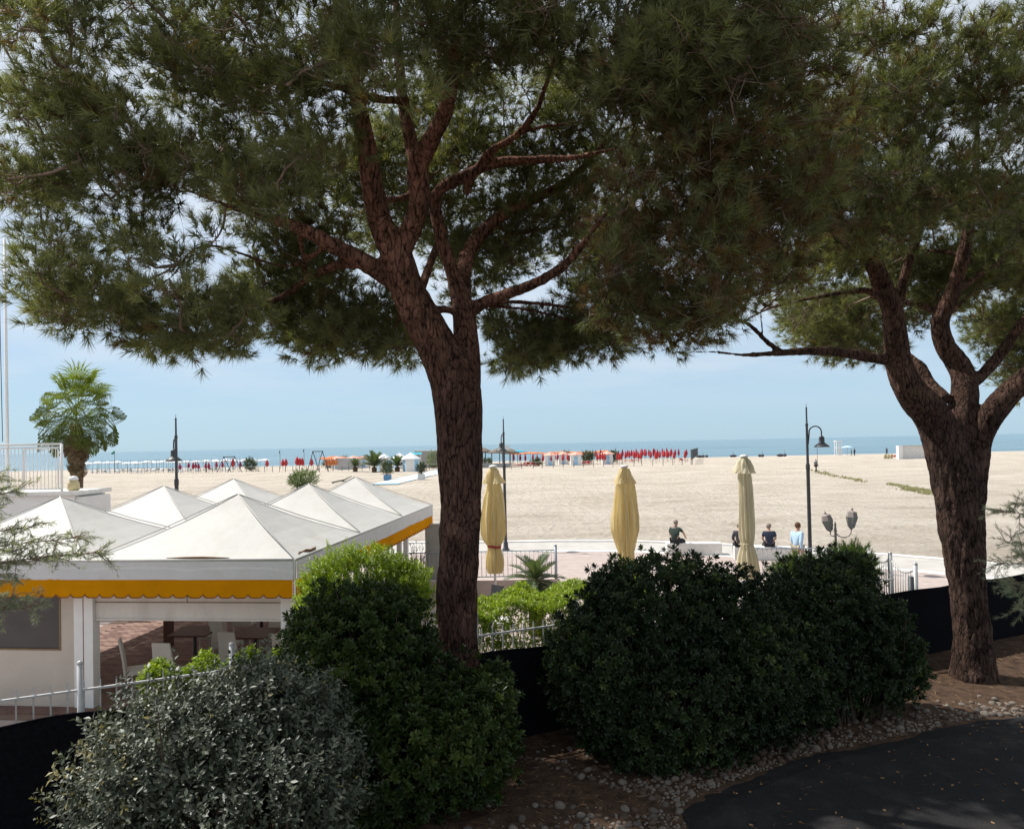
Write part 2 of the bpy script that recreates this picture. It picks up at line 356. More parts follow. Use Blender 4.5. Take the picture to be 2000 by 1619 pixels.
def build_sea():
    n, l, p = n_, l_, p_
    p.inputs['Base Color'].default_value = (.055, .17, .20, 1); p.inputs['Roughness'].default_value = .28; p.inputs['Specular IOR Level'].default_value = .5
    tc = n.new('ShaderNodeTexCoord'); mp = n.new('ShaderNodeMapping'); mp.inputs['Scale'].default_value = (.35, 1, 1); l.new(tc.outputs['Object'], mp.inputs[0])
    a = n.new('ShaderNodeTexNoise'); a.inputs['Scale'].default_value = .35; a.inputs['Detail'].default_value = 8; a.inputs['Roughness'].default_value = .65; l.new(mp.outputs[0], a.inputs['Vector'])
    b = n.new('ShaderNodeBump'); b.inputs['Strength'].default_value = 1; b.inputs['Distance'].default_value = 1.1
    l.new(a.outputs[0], b.inputs['Height']); l.new(b.outputs[0], p.inputs['Normal'])
    r = n.new('ShaderNodeValToRGB'); r.color_ramp.elements[0].position = .4; r.color_ramp.elements[1].position = .62
    r.color_ramp.elements[0].color = (.075, .165, .215, 1); r.color_ramp.elements[1].color = (.115, .225, .27, 1)
    c = n.new('ShaderNodeTexNoise'); c.inputs['Scale'].default_value = .03; c.inputs['Detail'].default_value = 6; l.new(mp.outputs[0], c.inputs['Vector'])
    l.new(c.outputs[0], r.inputs[0]); l.new(r.outputs[0], p.inputs['Base Color'])
build_sea()
paver_m = M('pink_paving', (.39, .32, .285), .9, .12, 3, .3, 60, dirt=(.28, .23, .2), dscale=.7, damt=.35)
kerb_m = M('white_kerb', (.72, .70, .66), .8, .08, 6)
band_m = M('grey_paving', (.43, .405, .37), .9, .12, 2, .3, 50, dirt=(.35, .31, .28), dscale=.5, damt=.4)
soil_m = M('soil', (.060, .038, .026), .97, .45, 6, .9, 35, spec=.1, dirt=(.11, .068, .04), dscale=9, damt=.8)
asph_m = M('asphalt', (.025, .024, .0245), .95, .35, 70, .7, 170, spec=.08, dirt=(.052, .048, .046), dscale=2.2, damt=.7)
stone_ms = [M('pebble_grey', (.100, .083, .070), .9, .3, 9, .4, 60, dirt=(.06, .042, .03), dscale=5, damt=.7), M('pebble_pale', (.165, .140, .115), .9, .25, 9, .4, 60, dirt=(.08, .055, .04), dscale=5, damt=.7), M('pebble_brown', (.085, .057, .040), .9, .3, 9, .4, 60)]
canvas_m = M('white_canvas', (.535, .52, .485), .6, .05, 1.5, .35, 5, transl=.12, dirt=(.44, .40, .33), dscale=1.6, damt=.4)
valance_m = M('grey_canvas_band', (.66, .655, .65), .6, .06, 1.5, .2, 7, transl=.15, dirt=(.48, .46, .42), dscale=1.5, damt=.5)
yellow_m = M('yellow_awning_cloth', (.78, .335, .004), .85, .08, 2, .15, 9, transl=.48, spec=.05)
cord_m = M('rust_edging', (.22, .07, .03), .8)
cream_m = M('cream_panel', (.53, .465, .40), .7, .06, 2, .1, 20, dirt=(.40, .34, .28), dscale=1.1, damt=.35)
shutter_m = M('pale_shutter', (.62, .58, .53), .7, .06, 3, .15, 30, stretch=(1, 1, .3), dirt=(.42, .37, .32), dscale=2.2, damt=.55)
white_m = M('white_paint', (.76, .75, .73), .55, .05, 4, dirt=(.5, .47, .43), dscale=2, damt=.4)
glass_m = M('smoked_glass', (.045, .043, .045), .25, .2, 2, spec=.5)
brown_m = M('brown_frame', (.22, .15, .08), .6)
wood_m = M('dark_wood', (.085, .035, .022), .55, .3, 8, stretch=(1, 6, 6))
brick_ms = [M('clay_paver', (.17, .10, .08), .9, .2, 3, .2, 40), M('clay_paver_pale', (.26, .17, .135), .9, .2, 3, .2, 40)]
brickbed_m = M('paver_bed', (.20, .13, .10), .95)
net_m = M('black_netting', (.008, .008, .010), .95, .3, 20, .6, 90, spec=.03)
bar_m = M('galvanised_bar', (.46, .46, .45), .5, .1, 12, metal=.3)
steel_m = M('blue_grey_steel', (.30, .33, .36), .5, .1, 8, metal=.4)
dark_m = M('dark_grey_metal', (.055, .06, .065), .5, .15, 9, metal=.3)
seat_m = M('cream_leatherette', (.46, .43, .38), .5, .05)

# ------------------------------------------------------------ the setting
def grid(xs, ys, zf):
    mb = MB(); nx, ny = len(xs), len(ys)
    mb.v = [(x, y, zf(x, y)) for y in ys for x in xs]
    mb.f = [(j * nx + i, j * nx + i + 1, (j + 1) * nx + i + 1, (j + 1) * nx + i) for j in range(ny - 1) for i in range(nx - 1)]
    return mb
def dune(x, y):
    return sand_z(y) + (.05 * noise.noise(Vector((x * .06, y * .09, 3))) + .03 * noise.noise(Vector((x * .3, y * .3, 1))) if y > 30 else 0)
ys = list(np.concatenate([np.linspace(-80, 24, 12), np.linspace(26, 90, 90), np.linspace(92, 175, 50), np.linspace(180, 320, 16)]))
xs = list(np.concatenate([np.linspace(-900, -110, 14), np.linspace(-100, 110, 150), np.linspace(120, 900, 14)]))
sand = solo('beach_sand', grid(xs, ys, dune), sand_m, kind='structure', smooth=True)
sea = solo('sea', grid(list(np.linspace(-30000, 30000, 9)), [190, 600, 2000, 8000, 40000], lambda x, y: -.9), sea_m, kind='structure')

KERB = [(-40, 35), (-14, 34.2), (-1.2, 33), (1.9, 32.9), (4.7, 32.5), (8, 31.3), (11.5, 29.2), (14, 27.3), (16.2, 25.3), (18, 23.6), (22, 20.5), (30, 16)]
def off(path, d):
    out = []
    for i, p in enumerate(path):
        a = Vector(path[max(i - 1, 0)]); b = Vector(path[min(i + 1, len(path) - 1)]); t = (b - a).normalized(); nrm = Vector((-t.y, t.x))
        out.append((p[0] + nrm.x * d, p[1] + nrm.y * d))
    return out
def strip(a, b, z):
    mb = MB(); n = len(a)
    mb.v = [(p[0], p[1], z) for p in a] + [(p[0], p[1], z) for p in b]
    mb.f = [(i, i + 1, n + i + 1, n + i) for i in range(n - 1)]
    return mb
def solid_strip(a, b, z0, z1):
    mb = MB(); n = len(a)
    mb.v = [(p[0], p[1], z1) for p in a] + [(p[0], p[1], z1) for p in b] + [(p[0], p[1], z0) for p in a] + [(p[0], p[1], z0) for p in b]
    for i in range(n - 1):
        mb.f += [(i, i + 1, n + i + 1, n + i), (2 * n + i, 2 * n + i + 1, i + 1, i), (n + i, n + i + 1, 3 * n + i + 1, 3 * n + i)]
    return mb
mb = MB(); kin = off(KERB, -3.1)
mb.v = [(-40, 2, 0)] + [(p[0], p[1], 0) for p in kin] + [(30, 2, 0)]; mb.f = [tuple(range(len(mb.v)))[::-1]]
prom = solo('promenade', mb, paver_m, kind='structure')
solo('promenade_edge_band', strip(off(KERB, -2.75), off(KERB, -.2), .004), band_m, kind='structure')
kb = solo('beach_kerb', solid_strip(off(KERB, -.2), off(KERB, .12), -.3, .06), kerb_m, kind='structure')
solo('paving_kerb', solid_strip(off(KERB, -3.12), off(KERB, -2.75), -.02, .012), kerb_m, kind='structure')
# courses of pavers: joints as thin real grooves would be a pixel wide, so the nearest courses are laid as rows of slabs
def fence_y(x): return 11.0 + .445 * x
EDGE = [(2.6, 3.0), (2.3, 5.6), (2.1, 7.2), (1.96, 8.2), (1.93, 8.72), (2.3, 9.08), (2.99, 9.58), (3.96, 10.12), (4.84, 10.43), (6.53, 11.06), (8.27, 11.58), (10.5, 12.3), (14, 13.4), (22, 16)]
def soilz(x, y):
    return .035 + .035 * noise.noise(Vector((x * 1.3, y * 1.3, 0))) + .02 * noise.noise(Vector((x * 5, y * 5, 2)))
mb = MB(); nx, ny = 130, 90
for j in range(ny + 1):
    for i in range(nx + 1):
        x = -9 + 26 * i / nx; y0, y1 = -6, fence_y(x) + .35; y = y0 + (y1 - y0) * (j / ny) ** .6
        mb.v.append((x, y, soilz(x, y)))
mb.f = [(j * (nx + 1) + i, j * (nx + 1) + i + 1, (j + 1) * (nx + 1) + i + 1, (j + 1) * (nx + 1) + i) for j in range(ny) for i in range(nx)]
soil = solo('garden_soil', mb, soil_m, kind='structure', smooth=True)
fine = []
for i in range(len(EDGE) - 1):
    for k in range(14):
        t = k / 14; a, b = Vector(EDGE[i]), Vector(EDGE[i + 1]); q = a.lerp(b, t)
        w = .10 * noise.noise(Vector((q.x * 1.1, q.y * 1.1, 5))) + .045 * noise.noise(Vector((q.x * 6, q.y * 6, 9)))
        fine.append((q.x - .4 * w, q.y + w))
fine.append(EDGE[-1])
inner = [(p[0] + .25, p[1] - .3) for p in fine]
mb = MB(); n = len(fine)
mb.v = [(p[0], p[1], .03) for p in fine] + [(p[0], p[1], .11) for p in inner] + [(22, -6, .11), (3.0, -6, .11)]
mb.f = [(i, i + 1, n + i + 1, n + i)[::-1] for i in range(n - 1)] + [tuple(range(n, 2 * n + 2))[::-1]]
solo('asphalt_path', mb, asph_m, kind='structure')

# pebbles bedded along the asphalt edge: the 300 that show largest one by one, the rest joined
def pebble_mesh(seed, lvl=2):
    bm = bmesh.new(); bmesh.ops.create_icosphere(bm, subdivisions=lvl, radius=.5)
    for v in bm.verts:
        q = 1 + .28 * noise.noise(v.co * 1.6 + Vector((seed * 7.3, 0, 0))); v.co = Vector((v.co.x * q, v.co.y * q * .78, v.co.z * q * .58))
    me = bpy.data.meshes.new('pebble'); bm.to_mesh(me); bm.free()
    me.polygons.foreach_set('use_smooth', [True] * len(me.polygons)); return me
pebs = []
for k in range(9):
    me = pebble_mesh(k); me.materials.append(stone_ms[k % 3]); pebs.append(me)
tiny = [pebble_mesh(20 + k, 1) for k in range(6)]
spots = []
for i in range(4200):
    t = (.18 + .82 * random.random()) * (len(fine) - 40); p = fine[int(t)]; q = fine[min(int(t) + 1, len(fine) - 1)]
    d = Vector((q[0] - p[0], q[1] - p[1])); d = d.normalized() if d.length > 1e-6 else Vector((1, 0)); nrm = Vector((-d.y, d.x))
    wide = (.62 if p[0] > 2.6 else .62 + 2.2 * min(1, max(0, (2.6 - p[0]) / .6)))
    o = .05 + abs(random.gauss(0, .45)) * wide
    x, y = p[0] + nrm.x * o + random.uniform(-.05, .05), p[1] + nrm.y * o
    if y > fence_y(x) - .3 or x < -1.6 or y < 6.2: continue
    s = random.choice([.035, .045, .055, .065, .08, .10, .12, .16]) * random.uniform(.8, 1.2)
    if any((x - a) ** 2 + (y - b) ** 2 < (.36 * (s + c)) ** 2 for a, b, c in spots): continue
    spots.append((x, y, s))
spots.sort(key=lambda q: -q[2] / q[1])
rest = MB()
for i, (x, y, s) in enumerate(spots):
    me = pebs[random.randrange(9)]; mt = Matrix.Translation((x, y, soilz(x, y) + s * .06)) @ Euler((random.uniform(-.3, .3), random.uniform(-.3, .3), random.uniform(0, 6.3))).to_matrix().to_4x4() @ Matrix.Scale(s, 4)
    if i < 290:
        o = put('pebble', me, soil); o.matrix_basis = mt
    else:
        me = tiny[i % 6]; rest.add([mt @ v.co for v in me.vertices], [tuple(q.vertices) for q in me.polygons])
o = put('small_pebbles', rest.mesh('small_pebbles', stone_ms[1], True), soil); o['kind'] = 'stuff'
# dry pine litter on the soil
lit = []
nl = 9000; x = rng.uniform(-3, 12, nl); y = np.array([rng.uniform(5, fence_y(a)) for a in x]); keep = y > np.interp(x, [p[0] for p in fine], [p[1] for p in fine]) - .05
x, y = x[keep], y[keep]; pos = np.stack([x, y, np.array([soilz(a, b) + .012 for a, b in zip(x, y)])], 1)
dirs = rng.normal(size=(len(x), 3)); dirs[:, 2] *= .12
nd = (np.array([[-.004, 0, 0], [.004, 0, 0], [0, .0, .12]]), np.array([[0, 1, 2]]), np.zeros(3))
V, Fc, A = scatter([nd], pos, dirs, rng.uniform(.5, 1.2, len(x)))
litter_m = leafmat('dry_needles', [(0, (.16, .085, .04)), (1, (.30, .19, .10))], .8, .1, .05)
na = 420; xa = rng.uniform(2.2, 11, na); ya = np.interp(xa, [p[0] for p in fine], [p[1] for p in fine]) - .3 - np.abs(rng.normal(0, 1.3, na))
pa = np.stack([xa, ya, np.full(na, .117)], 1); da = rng.normal(size=(na, 3)); da[:, 2] *= .03
chip = (np.array([[-.012, 0, 0], [.012, 0, 0], [.010, .004, .035], [-.008, .002, .03]]), np.array([[0, 1, 2], [0, 2, 3]]), np.zeros(4))
V2, F2, A2 = scatter([chip, (nd[0], np.array([[0, 1, 2], [0, 2, 1]]), nd[2])], pa, da, rng.uniform(.5, 1.3, na))
V, Fc, A = np.concatenate([V, V2]), np.concatenate([Fc, F2 + len(V)]), np.concatenate([A, A2])
tag(put('pine_litter', np_mesh('pine_litter', V, Fc, litter_m, A)), kind='stuff')

# ------------------------------------------------------------ restaurant pavilion of pyramid canopies
P0 = Vector((-3.65, 11.9, 0)); UX = Vector((-.9945, .1045, 0)); VX = Vector((.1045, .9945, 0)); TW, TD = 3.70, 3.50
ANG = math.atan2(-UX.y, -UX.x)
def L(w, v, z): return P0 + UX * w + VX * v + Vector((0, 0, z))
EAVE, PEAK = 2.66, 3.64
pav = empty('restaurant_pavilion', L(TW, TD * 1.5, 0), 'open restaurant pavilion with white pyramid canvas roofs and scalloped yellow awning edge', 'pavilion')
def canopy(i, j):
    mb = MB(); n = 10; o = (i * TW, j * TD)
    for a in range(n + 1):
        for b in range(n + 1):
            s, t = a / n, b / n; h = 1 - 2 * max(abs(s - .5), abs(t - .5))      # 0 at the rim, 1 at the peak
            z = EAVE + (PEAK - EAVE) * (h ** 1.06) - .05 * math.sin(math.pi * h) + .012 * noise.noise(Vector((s * 5 + i, t * 5 + j, 0)))
            mb.v.append(L(o[0] + s * TW, o[1] + t * TD, z))
    for a in range(n):
        for b in range(n):
            q = [a * (n + 1) + b, (a + 1) * (n + 1) + b, (a + 1) * (n + 1) + b + 1, a * (n + 1) + b + 1]
            # split each cell along the hip line so that the ridges stay straight
            if (a < n / 2) == (b < n / 2): mb.f += [(q[0], q[2], q[1]), (q[0], q[3], q[2])]
            else: mb.f += [(q[0], q[3], q[1]), (q[1], q[3], q[2])]
    part('roof_canopy', mb, canvas_m, pav)
    hb = MB()
    for s, t in ((0, 0), (1, 0), (0, 1), (1, 1)):
        hb.tube([L(o[0] + s * TW, o[1] + t * TD, EAVE + .008), L(o[0] + TW * (s * .5 + .25), o[1] + TD * (t * .5 + .25), (EAVE + PEAK) / 2 - .030), L(o[0] + TW / 2, o[1] + TD / 2, PEAK + .006)], .009, 6)
    part('hip_seam', hb, canvas_m, pav, smooth=True)
for i in range(2):
    for j in range(3): canopy(i, j)
def band(a, b, z0, z1, name, mt, bulge=.03):
    """hanging cloth from point a to b between two heights, slightly rippled"""
    mb = MB(); n = 40; d = (b - a); nr = Vector((d.y, -d.x, 0)).normalized()
    for k in range(4):
        z = z1 + (z0 - z1) * k / 3
        for i in range(n + 1):
            t = i / n; o = bulge * (noise.noise(Vector((a.x + t * 6, z * 2, a.y))) + .4 * noise.noise(Vector((a.x + t * 25, z * 5, a.y)))) * (k / 3)
            mb.v.append(a + d * t + nr * (o + .01) + Vector((0, 0, z)))
    m = n + 1
    mb.f = [(k * m + i, k * m + i + 1, (k + 1) * m + i + 1, (k + 1) * m + i) for k in range(3) for i in range(n)]
    return part(name, mb, mt, pav, smooth=True)
def scallop(a, b, z0, z1, off_, step=.247):
    mb = MB(); cord = []; d = b - a; ln = d.length; nr = Vector((d.y, -d.x, 0)).normalized(); n = int(ln / step); per = 8
    for i in range(n * per + 1):
        s = i / per; ph = s % 1.0; q = abs(ph - .5) * 2          # notch where q is near 1
        dz = .055 * max(0, (q - .68) / .32) ** .8; t = i / (n * per)
        o = off_ + .02 * noise.noise(Vector((t * 9, 4, a.x)))
        p = a + d * t + nr * o; mb.v += [p + Vector((0, 0, z1)), p + Vector((0, 0, (z0 + z1) / 2)), p + Vector((0, 0, z0 + dz))]; cord.append(p + nr * .006 + Vector((0, 0, z0 + dz)))
    for i in range(n * per):
        mb.f += [(3 * i, 3 * i + 3, 3 * i + 4, 3 * i + 1), (3 * i + 1, 3 * i + 4, 3 * i + 5, 3 * i + 2)]
    o = part('awning_strip', mb, yellow_m, pav, smooth=True)
    cb = MB().tube(cord, .009, 5); e = part('edging', cb, cord_m, o)
fl, fr = L(2 * TW, 0, 0), L(0, 0, 0); br = L(0, 3 * TD, 0); bl = L(2 * TW, 3 * TD, 0)
out = .03
for a, b in ((fl, fr), (fr, br), (br, bl), (bl, fl)):
    d = (b - a).normalized(); nr = Vector((d.y, -d.x, 0))
    mid = a.lerp(b, .5)
    for p, q in (((a, mid), (mid, b)) if (b - a).length < 9 else ((a, a.lerp(b, 1 / 3)), (a.lerp(b, 1 / 3), a.lerp(b, 2 / 3)), (a.lerp(b, 2 / 3), b))):
        band(p + nr * out, q + nr * out, 2.335, EAVE - .005, 'valance', valance_m)
        scallop(p + nr * (out + .002), q + nr * (out + .002), 2.03, 2.345, -.005)
    part('eave_rope', MB().tube([a + nr * out + Vector((0, 0, EAVE)), mid + nr * out + Vector((0, 0, EAVE - .004)), b + nr * out + Vector((0, 0, EAVE))], .022, 6), canvas_m, pav, smooth=True)
for p in (fl, fr, br, bl):
    part('corner_lace', MB().box(p + Vector((0, 0, 2.35)), (.05, .05, .62), ANG), white_m, pav)
SB = .32                                                      # walls stand back under the eave
def wbox(w0, w1, v0, v1, z0, z1, name, mt, parent=pav):
    c = L((w0 + w1) / 2, (v0 + v1) / 2, (z0 + z1) / 2)
    return part(name, MB().box(c, (abs(w1 - w0), abs(v1 - v0), z1 - z0), ANG), mt, parent)
wc = TW - .28                                                  # column between the opening and the window wall
def at_front(px):                                              # distance along the front wall under a photo column
    d = ray(px, 1250); d = Vector((d.x, d.y)); o = P0 + VX * SB
    # solve CAM + d*t = o + UX*w
    A_ = np.array([[d.x, -UX.x], [d.y, -UX.y]]); s = np.linalg.solve(A_, np.array([o.x, o.y])); return float(s[1])
w_r0, w_r1 = at_front(572), at_front(549); w_c0, w_c1 = at_front(183), at_front(146); w_win = at_front(117)
wbox(w_r0, w_r1, SB, SB + .14, 0, 2.62, 'post', white_m)
wbox(w_c0, w_c1, SB - .02, SB + .16, 0, 2.62, 'post', white_m)
part('post_groove', MB().box(L((w_c0 + w_c1) / 2, SB - .022, 1.3), (.008, .012, 2.6), ANG), cord_m, pav)
for q in (.75, 1.0):
    for w in (.1, 2 * TW - .1): wbox(w - .06, w + .06, 3 * TD * q - .2 - .06, 3 * TD * q - .2 + .06, 0, 2.62, 'post', white_m)
wbox(.04, .16, TD * 1 - .06, TD * 1 + .06, 0, 2.62, 'post', white_m)
wbox(.04, .16, TD * 2 - .06, TD * 2 + .06, 0, 2.62, 'post', white_m)
wbox(2 * TW - .16, 2 * TW - .04, TD * 2 - .06, TD * 2 + .06, 0, 2.62, 'post', white_m)
part('wooden_post', MB().box(L(4.75, 4.1, 1.3), (.16, .16, 2.6), ANG), wood_m, pav)
# cream wall with a big smoked window on the left
zs, zt = 1.02, 2.08
wbox(w_c1, w_win, SB + .03, SB + .10, 0, 2.62, 'wall_panel', cream_m)
wbox(w_win, 2 * TW - .1, SB + .03, SB + .10, 0, zs, 'wall_panel', cream_m)
wbox(w_win, 2 * TW - .1, SB + .03, SB + .10, zt, 2.62, 'wall_panel', cream_m)
win = wbox(w_win + .03, 2 * TW - .1, SB + .05, SB + .07, zs + .03, zt - .002, 'window', glass_m)
wbox(w_win + .002, w_win + .03, SB + .02, SB + .09, zs + .002, zt - .002, 'window_frame', brown_m, win)
wbox(w_win + .03, 2 * TW - .1, SB + .02, SB + .09, zs + .002, zs + .03, 'window_frame', brown_m, win)
# rolled-down shutter above the opening
sh = wbox(w_r1 + .003, w_c0 - .003, SB + .05, SB + .09, 1.55, 2.62, 'shutter', shutter_m)
wbox(w_r1 + .01, w_c0 - .01, SB + .035, SB + .05, 1.86, 1.872, 'seam', brown_m, sh)
wbox(w_r1 + .01, w_c0 - .01, SB + .03, SB + .05, 1.552, 1.58, 'bottom_rail', shutter_m, sh)
for k in (.5,): wbox((w_r1 + w_c0) / 2 - .004, (w_r1 + w_c0) / 2 + .004, SB + .04, SB + .05, 1.875, 2.62, 'seam', brown_m, sh)
part('litter_drift', MB().tube([L(.05, .35 + k * .12, EAVE + .03 + .02 * (k % 2)) + UX * (.02 + .04 * math.sin(k)) for k in range(8)], [.004, .014, .022, .026, .024, .02, .012, .004], 6), litter_m, pav, smooth=True)
part('litter_drift', MB().tube([L(1.15 + k * .16, .05, EAVE + .026) for k in range(8)], [.004, .012, .02, .026, .024, .02, .012, .004], 6), litter_m, pav, smooth=True)

# clay floor inside: pavers laid one by one where the sun falls on them, courses joined beyond
floor = solo('terrace_floor', MB().box(L(TW, 1.5 * TD + .1, -.02), (2 * TW + .6, 3 * TD + .6, .08), ANG), brickbed_m, kind='structure')
bw, bd = .24, .115; bmesh_ = []
for k in range(2):
    bmesh_.append(MB().box((0, 0, 0), (bw - .012, bd - .012, .03)).mesh('paver', brick_ms[k]))
near, far = [], MB()
for r in range(int((3 * TD) / bd)):
    for c in range(int(2 * TW / bw)):
        w = (c + .5 * (r % 2) + .25) * bw; v = (r + .5) * bd
        near.append((w, v))
near.sort(key=lambda q: (abs(q[0] - 5.95) / 1.2) ** 2 + (abs(q[1] - 5.0) / 1.6) ** 2)
for k, (w, v) in enumerate(near):
    p = L(w, v, .026 + random.uniform(-.002, .002))
    if k < 296:
        o = put('paver', bmesh_[random.random() < .5], floor, p, ANG + random.uniform(-.01, .01))
    else: far.box(p, (bw - .012, bd - .012, .03), ANG)
o = put('pavers', far.mesh('pavers', brick_ms[0]), floor); o['kind'] = 'stuff'

# furniture under the canopies
def make_table(label, group, loc, rz):
    t = empty('dining_table', (0, 0, 0), label, 'table', group)
    part('tabletop', MB().box((0, 0, .735), (.8, .8, .03)), wood_m, t)
    part('pedestal', MB().tube([(0, 0, .03), (0, 0, .72)], .035, 10), dark_m, t, True)
    part('base', MB().box((0, 0, .015), (.5, .07, .03)).box((0, .16, .014), (.07, .25, .028)).box((0, -.16, .014), (.07, .25, .028)), dark_m, t)
    t.location = loc; t.rotation_euler = (0, 0, rz); return t
def make_chair(label, group, loc, rz):
    c = empty('dining_chair', (0, 0, 0), label, 'chair', group)
    sb = MB().box((0, 0, .45), (.43, .43, .06)); part('seat', sb, seat_m, c)
    mb = MB(); n = 8
    for i in range(n + 1):
        t = i / n; z = .42 + .62 * t; y = .20 + .09 * t ** 1.5; hw = .215 - .045 * t
        mb.v += [(-hw, y, z), (hw, y, z), (hw, y + .035, z), (-hw, y + .035, z)]
    for i in range(n):
        for k in range(4): mb.f.append((4 * i + k, 4 * i + (k + 1) % 4, 4 * i + 4 + (k + 1) % 4, 4 * i + 4 + k))
    mb.f += [(3, 2, 1, 0), tuple(4 * n + k for k in range(4))]
    part('backrest', mb, seat_m, c)
    for sx in (-1, 1):
        part('leg', MB().bar((sx * .19, -.19, .43), (sx * .20, -.21, .0), .03), seat_m, c)
        part('leg', MB().bar((sx * .19, .19, .43), (sx * .20, .25, .0), .03), seat_m, c)
    c.location = loc; c.rotation_euler = (0, 0, rz); return c
FZ = .042
tb = [(3.25, 2.6, .1), (1.9, 2.5, .0), (3.1, 5.3, .1), (1.5, 5.4, 0), (.8, 2.4, 0), (6.4, 2.0, 0), (6.2, 8.6, 0)]
tlab = ['dark wooden table behind the cream chair near the left white post', 'dark wooden table seen under the middle of the shutter', 'dark wooden table deep under the canopies, left one of the back pair', 'dark wooden table deep under the canopies, right one of the back pair', 'dark wooden table near the right white post of the opening', 'dark wooden table behind the smoked window', 'dark wooden table at the far back, left of the sunlit clay floor']
t0 = None
for k, (w, v, a) in enumerate(tb):
    p = L(w, v, FZ)
    if t0 is None: t0 = make_table(tlab[0], 'tables under the canopies', p, ANG + a)
    else: copy_tree(t0, p, ANG + a, tlab[k])
ch = [(2.75, .95, 3.1, 'cream high-backed chair with its back to the fence, in front of the opening'), (3.42, 1.0, 2.1, 'cream high-backed chair turned sideways next to the left white post'),
      (3.3, 3.4, .1, 'cream chair on the far side of the table near the left post'), (2.6, 2.7, 1.5, 'cream chair between the two front tables'), (1.9, 1.7, 3.0, 'cream chair in front of the middle table'),
      (1.9, 3.3, .0, 'cream chair on the far side of the middle table'), (3.1, 4.5, 3.2, 'cream chair in front of the left back table'), (1.5, 4.6, 3.0, 'cream chair in front of the right back table'),
      (.8, 1.6, 3.0, 'cream chair in front of the table near the right post'), (2.3, 5.4, 1.5, 'cream chair between the two back tables')]
c0 = None
for w, v, a, lab in ch:
    p = L(w, v, FZ)
    if c0 is None: c0 = make_chair(lab, 'chairs under the canopies', p, ANG + a)
    else: copy_tree(c0, p, ANG + a, lab)

# ------------------------------------------------------------ garden fence: bars, posts and black netting
fx0, fx1 = -7.6, 16.0
FD = Vector((1, .445, 0)).normalized(); FN = Vector((-FD.y, FD.x, 0)); FL = (fx1 - fx0) * math.hypot(1, .445)
fo = Vector((fx0, fence_y(fx0), 0)); FA = math.atan2(FD.y, FD.x)
fen = empty('garden_fence', fo + FD * FL / 2, 'pale metal bar fence hung with black netting behind the garden bushes', 'fence')
def fp(s, z, o=0): return fo + FD * s + FN * o + Vector((0, 0, z))
FB = (7.55 - fx0) * math.hypot(1, .445)
for z in (.25, 1.65): part('rail', MB().bar(fp(0, z), fp(FB, z), .03, .025), bar_m, fen)
bme = MB().box((0, 0, .87), (.016, .016, 1.72)).add(*[[(-.008, -.008, 1.73), (.008, -.008, 1.73), (.008, .008, 1.73), (-.008, .008, 1.73), (0, 0, 1.76)], [(0, 1, 4), (1, 2, 4), (2, 3, 4), (3, 0, 4)]]).mesh('bar', bar_m)
k = 0; s = .2
while s < FB:
    o = put('bar', bme, fen); o.location = fp(s, 0, .03) - ORG[fen.name]; o.rotation_euler = (0, 0, FA); s += .172
pme = MB().tube([(0, 0, 0), (0, 0, 1.96)], .032, 8).ball((0, 0, 1.97), .036, 8, 4).mesh('post', bar_m, True)
s = .87
while s < FB - 1.6:
    o = put('post', pme, fen); o.location = fp(s, 0, 0) - ORG[fen.name]; o.rotation_euler = (0, 0, FA); s += 1.70
mb = MB(); n = 220
for i in range(n + 1):
    s = FL * i / n; top = 1.375 + .018 * math.sin(s * 3.4) + .03 * noise.noise(Vector((s * .9, 0, 0)))
    for q in range(7):
        z = .0 + (top) * q / 6; mb.v.append(fp(s, z, -.035 + .02 * noise.noise(Vector((s * 2, z * 3, 7)))))
for i in range(n):
    for q in range(6): mb.f.append((i * 7 + q, (i + 1) * 7 + q, (i + 1) * 7 + q + 1, i * 7 + q + 1))
part('netting', mb, net_m, fen, smooth=True)
part('netting_hem', MB().tube([fp(FL * i / n, 1.375 + .018 * math.sin(FL * i / n * 3.4) + .03 * noise.noise(Vector((FL * i / n * .9, 0, 0))), -.04) for i in range(n + 1)], .012, 5), net_m, fen, True)
# ------------------------------------------------------------ pines
pine_bark = barkmat('pine_bark', (.225, .135, .105), (.022, .013, .010), 13)
twig_m = M('twig_bark', (.20, .135, .10), .9, .3, 10)
needle_m = leafmat('pine_needles', [(0, (.088, .090, .040)), (.45, (.150, .160, .070)), (.72, (.21, .220, .105)), (.84, (.27, .25, .09)), (.90, (.19, .13, .055)), (1, (.14, .085, .04))], .5, .35, .42, (1.25, 1.3, .55))
cone_m = M('pine_cone', (.09, .05, .03), .8, .3, 25, .6, 30)
TUFTS = [needle_tuft() for _ in range(6)]
def smooth_path(nodes, step=.12):
    """Catmull-Rom through (point, radius) nodes"""
    P = [n[0] for n in nodes]; Q = [n[1] for n in nodes]
    if len(P) == 2: return P, Q
    op, oq = [], []
    for i in range(len(P) - 1):
        a, b, c, d = P[max(i - 1, 0)], P[i], P[i + 1], P[min(i + 2, len(P) - 1)]
        k = max(2, int((c - b).length / step))
        for s in range(k):
            t = s / k
            op.append(.5 * ((2 * b) + (c - a) * t + (2 * a - 5 * b + 4 * c - d) * t * t + (3 * b - a - 3 * c + d) * t ** 3))
            oq.append(Q[i] + (Q[i + 1] - Q[i]) * t)
    op.append(P[-1]); oq.append(Q[-1]); return op, oq
def limbs_from(spec):
    out = []
    for br in spec:
        nodes = [(W(x, y, D), max(.012, w / 2 / FPX * D)) for x, y, w, D in br]
        out.append(smooth_path(nodes))
    return out
def in_poly(x, y, poly):
    c = False; n = len(poly)
    for i in range(n):
        x1, y1 = poly[i]; x2, y2 = poly[(i + 1) % n]
        if (y1 > y) != (y2 > y) and x < (x2 - x1) * (y - y1) / (y2 - y1) + x1: c = not c
    return c
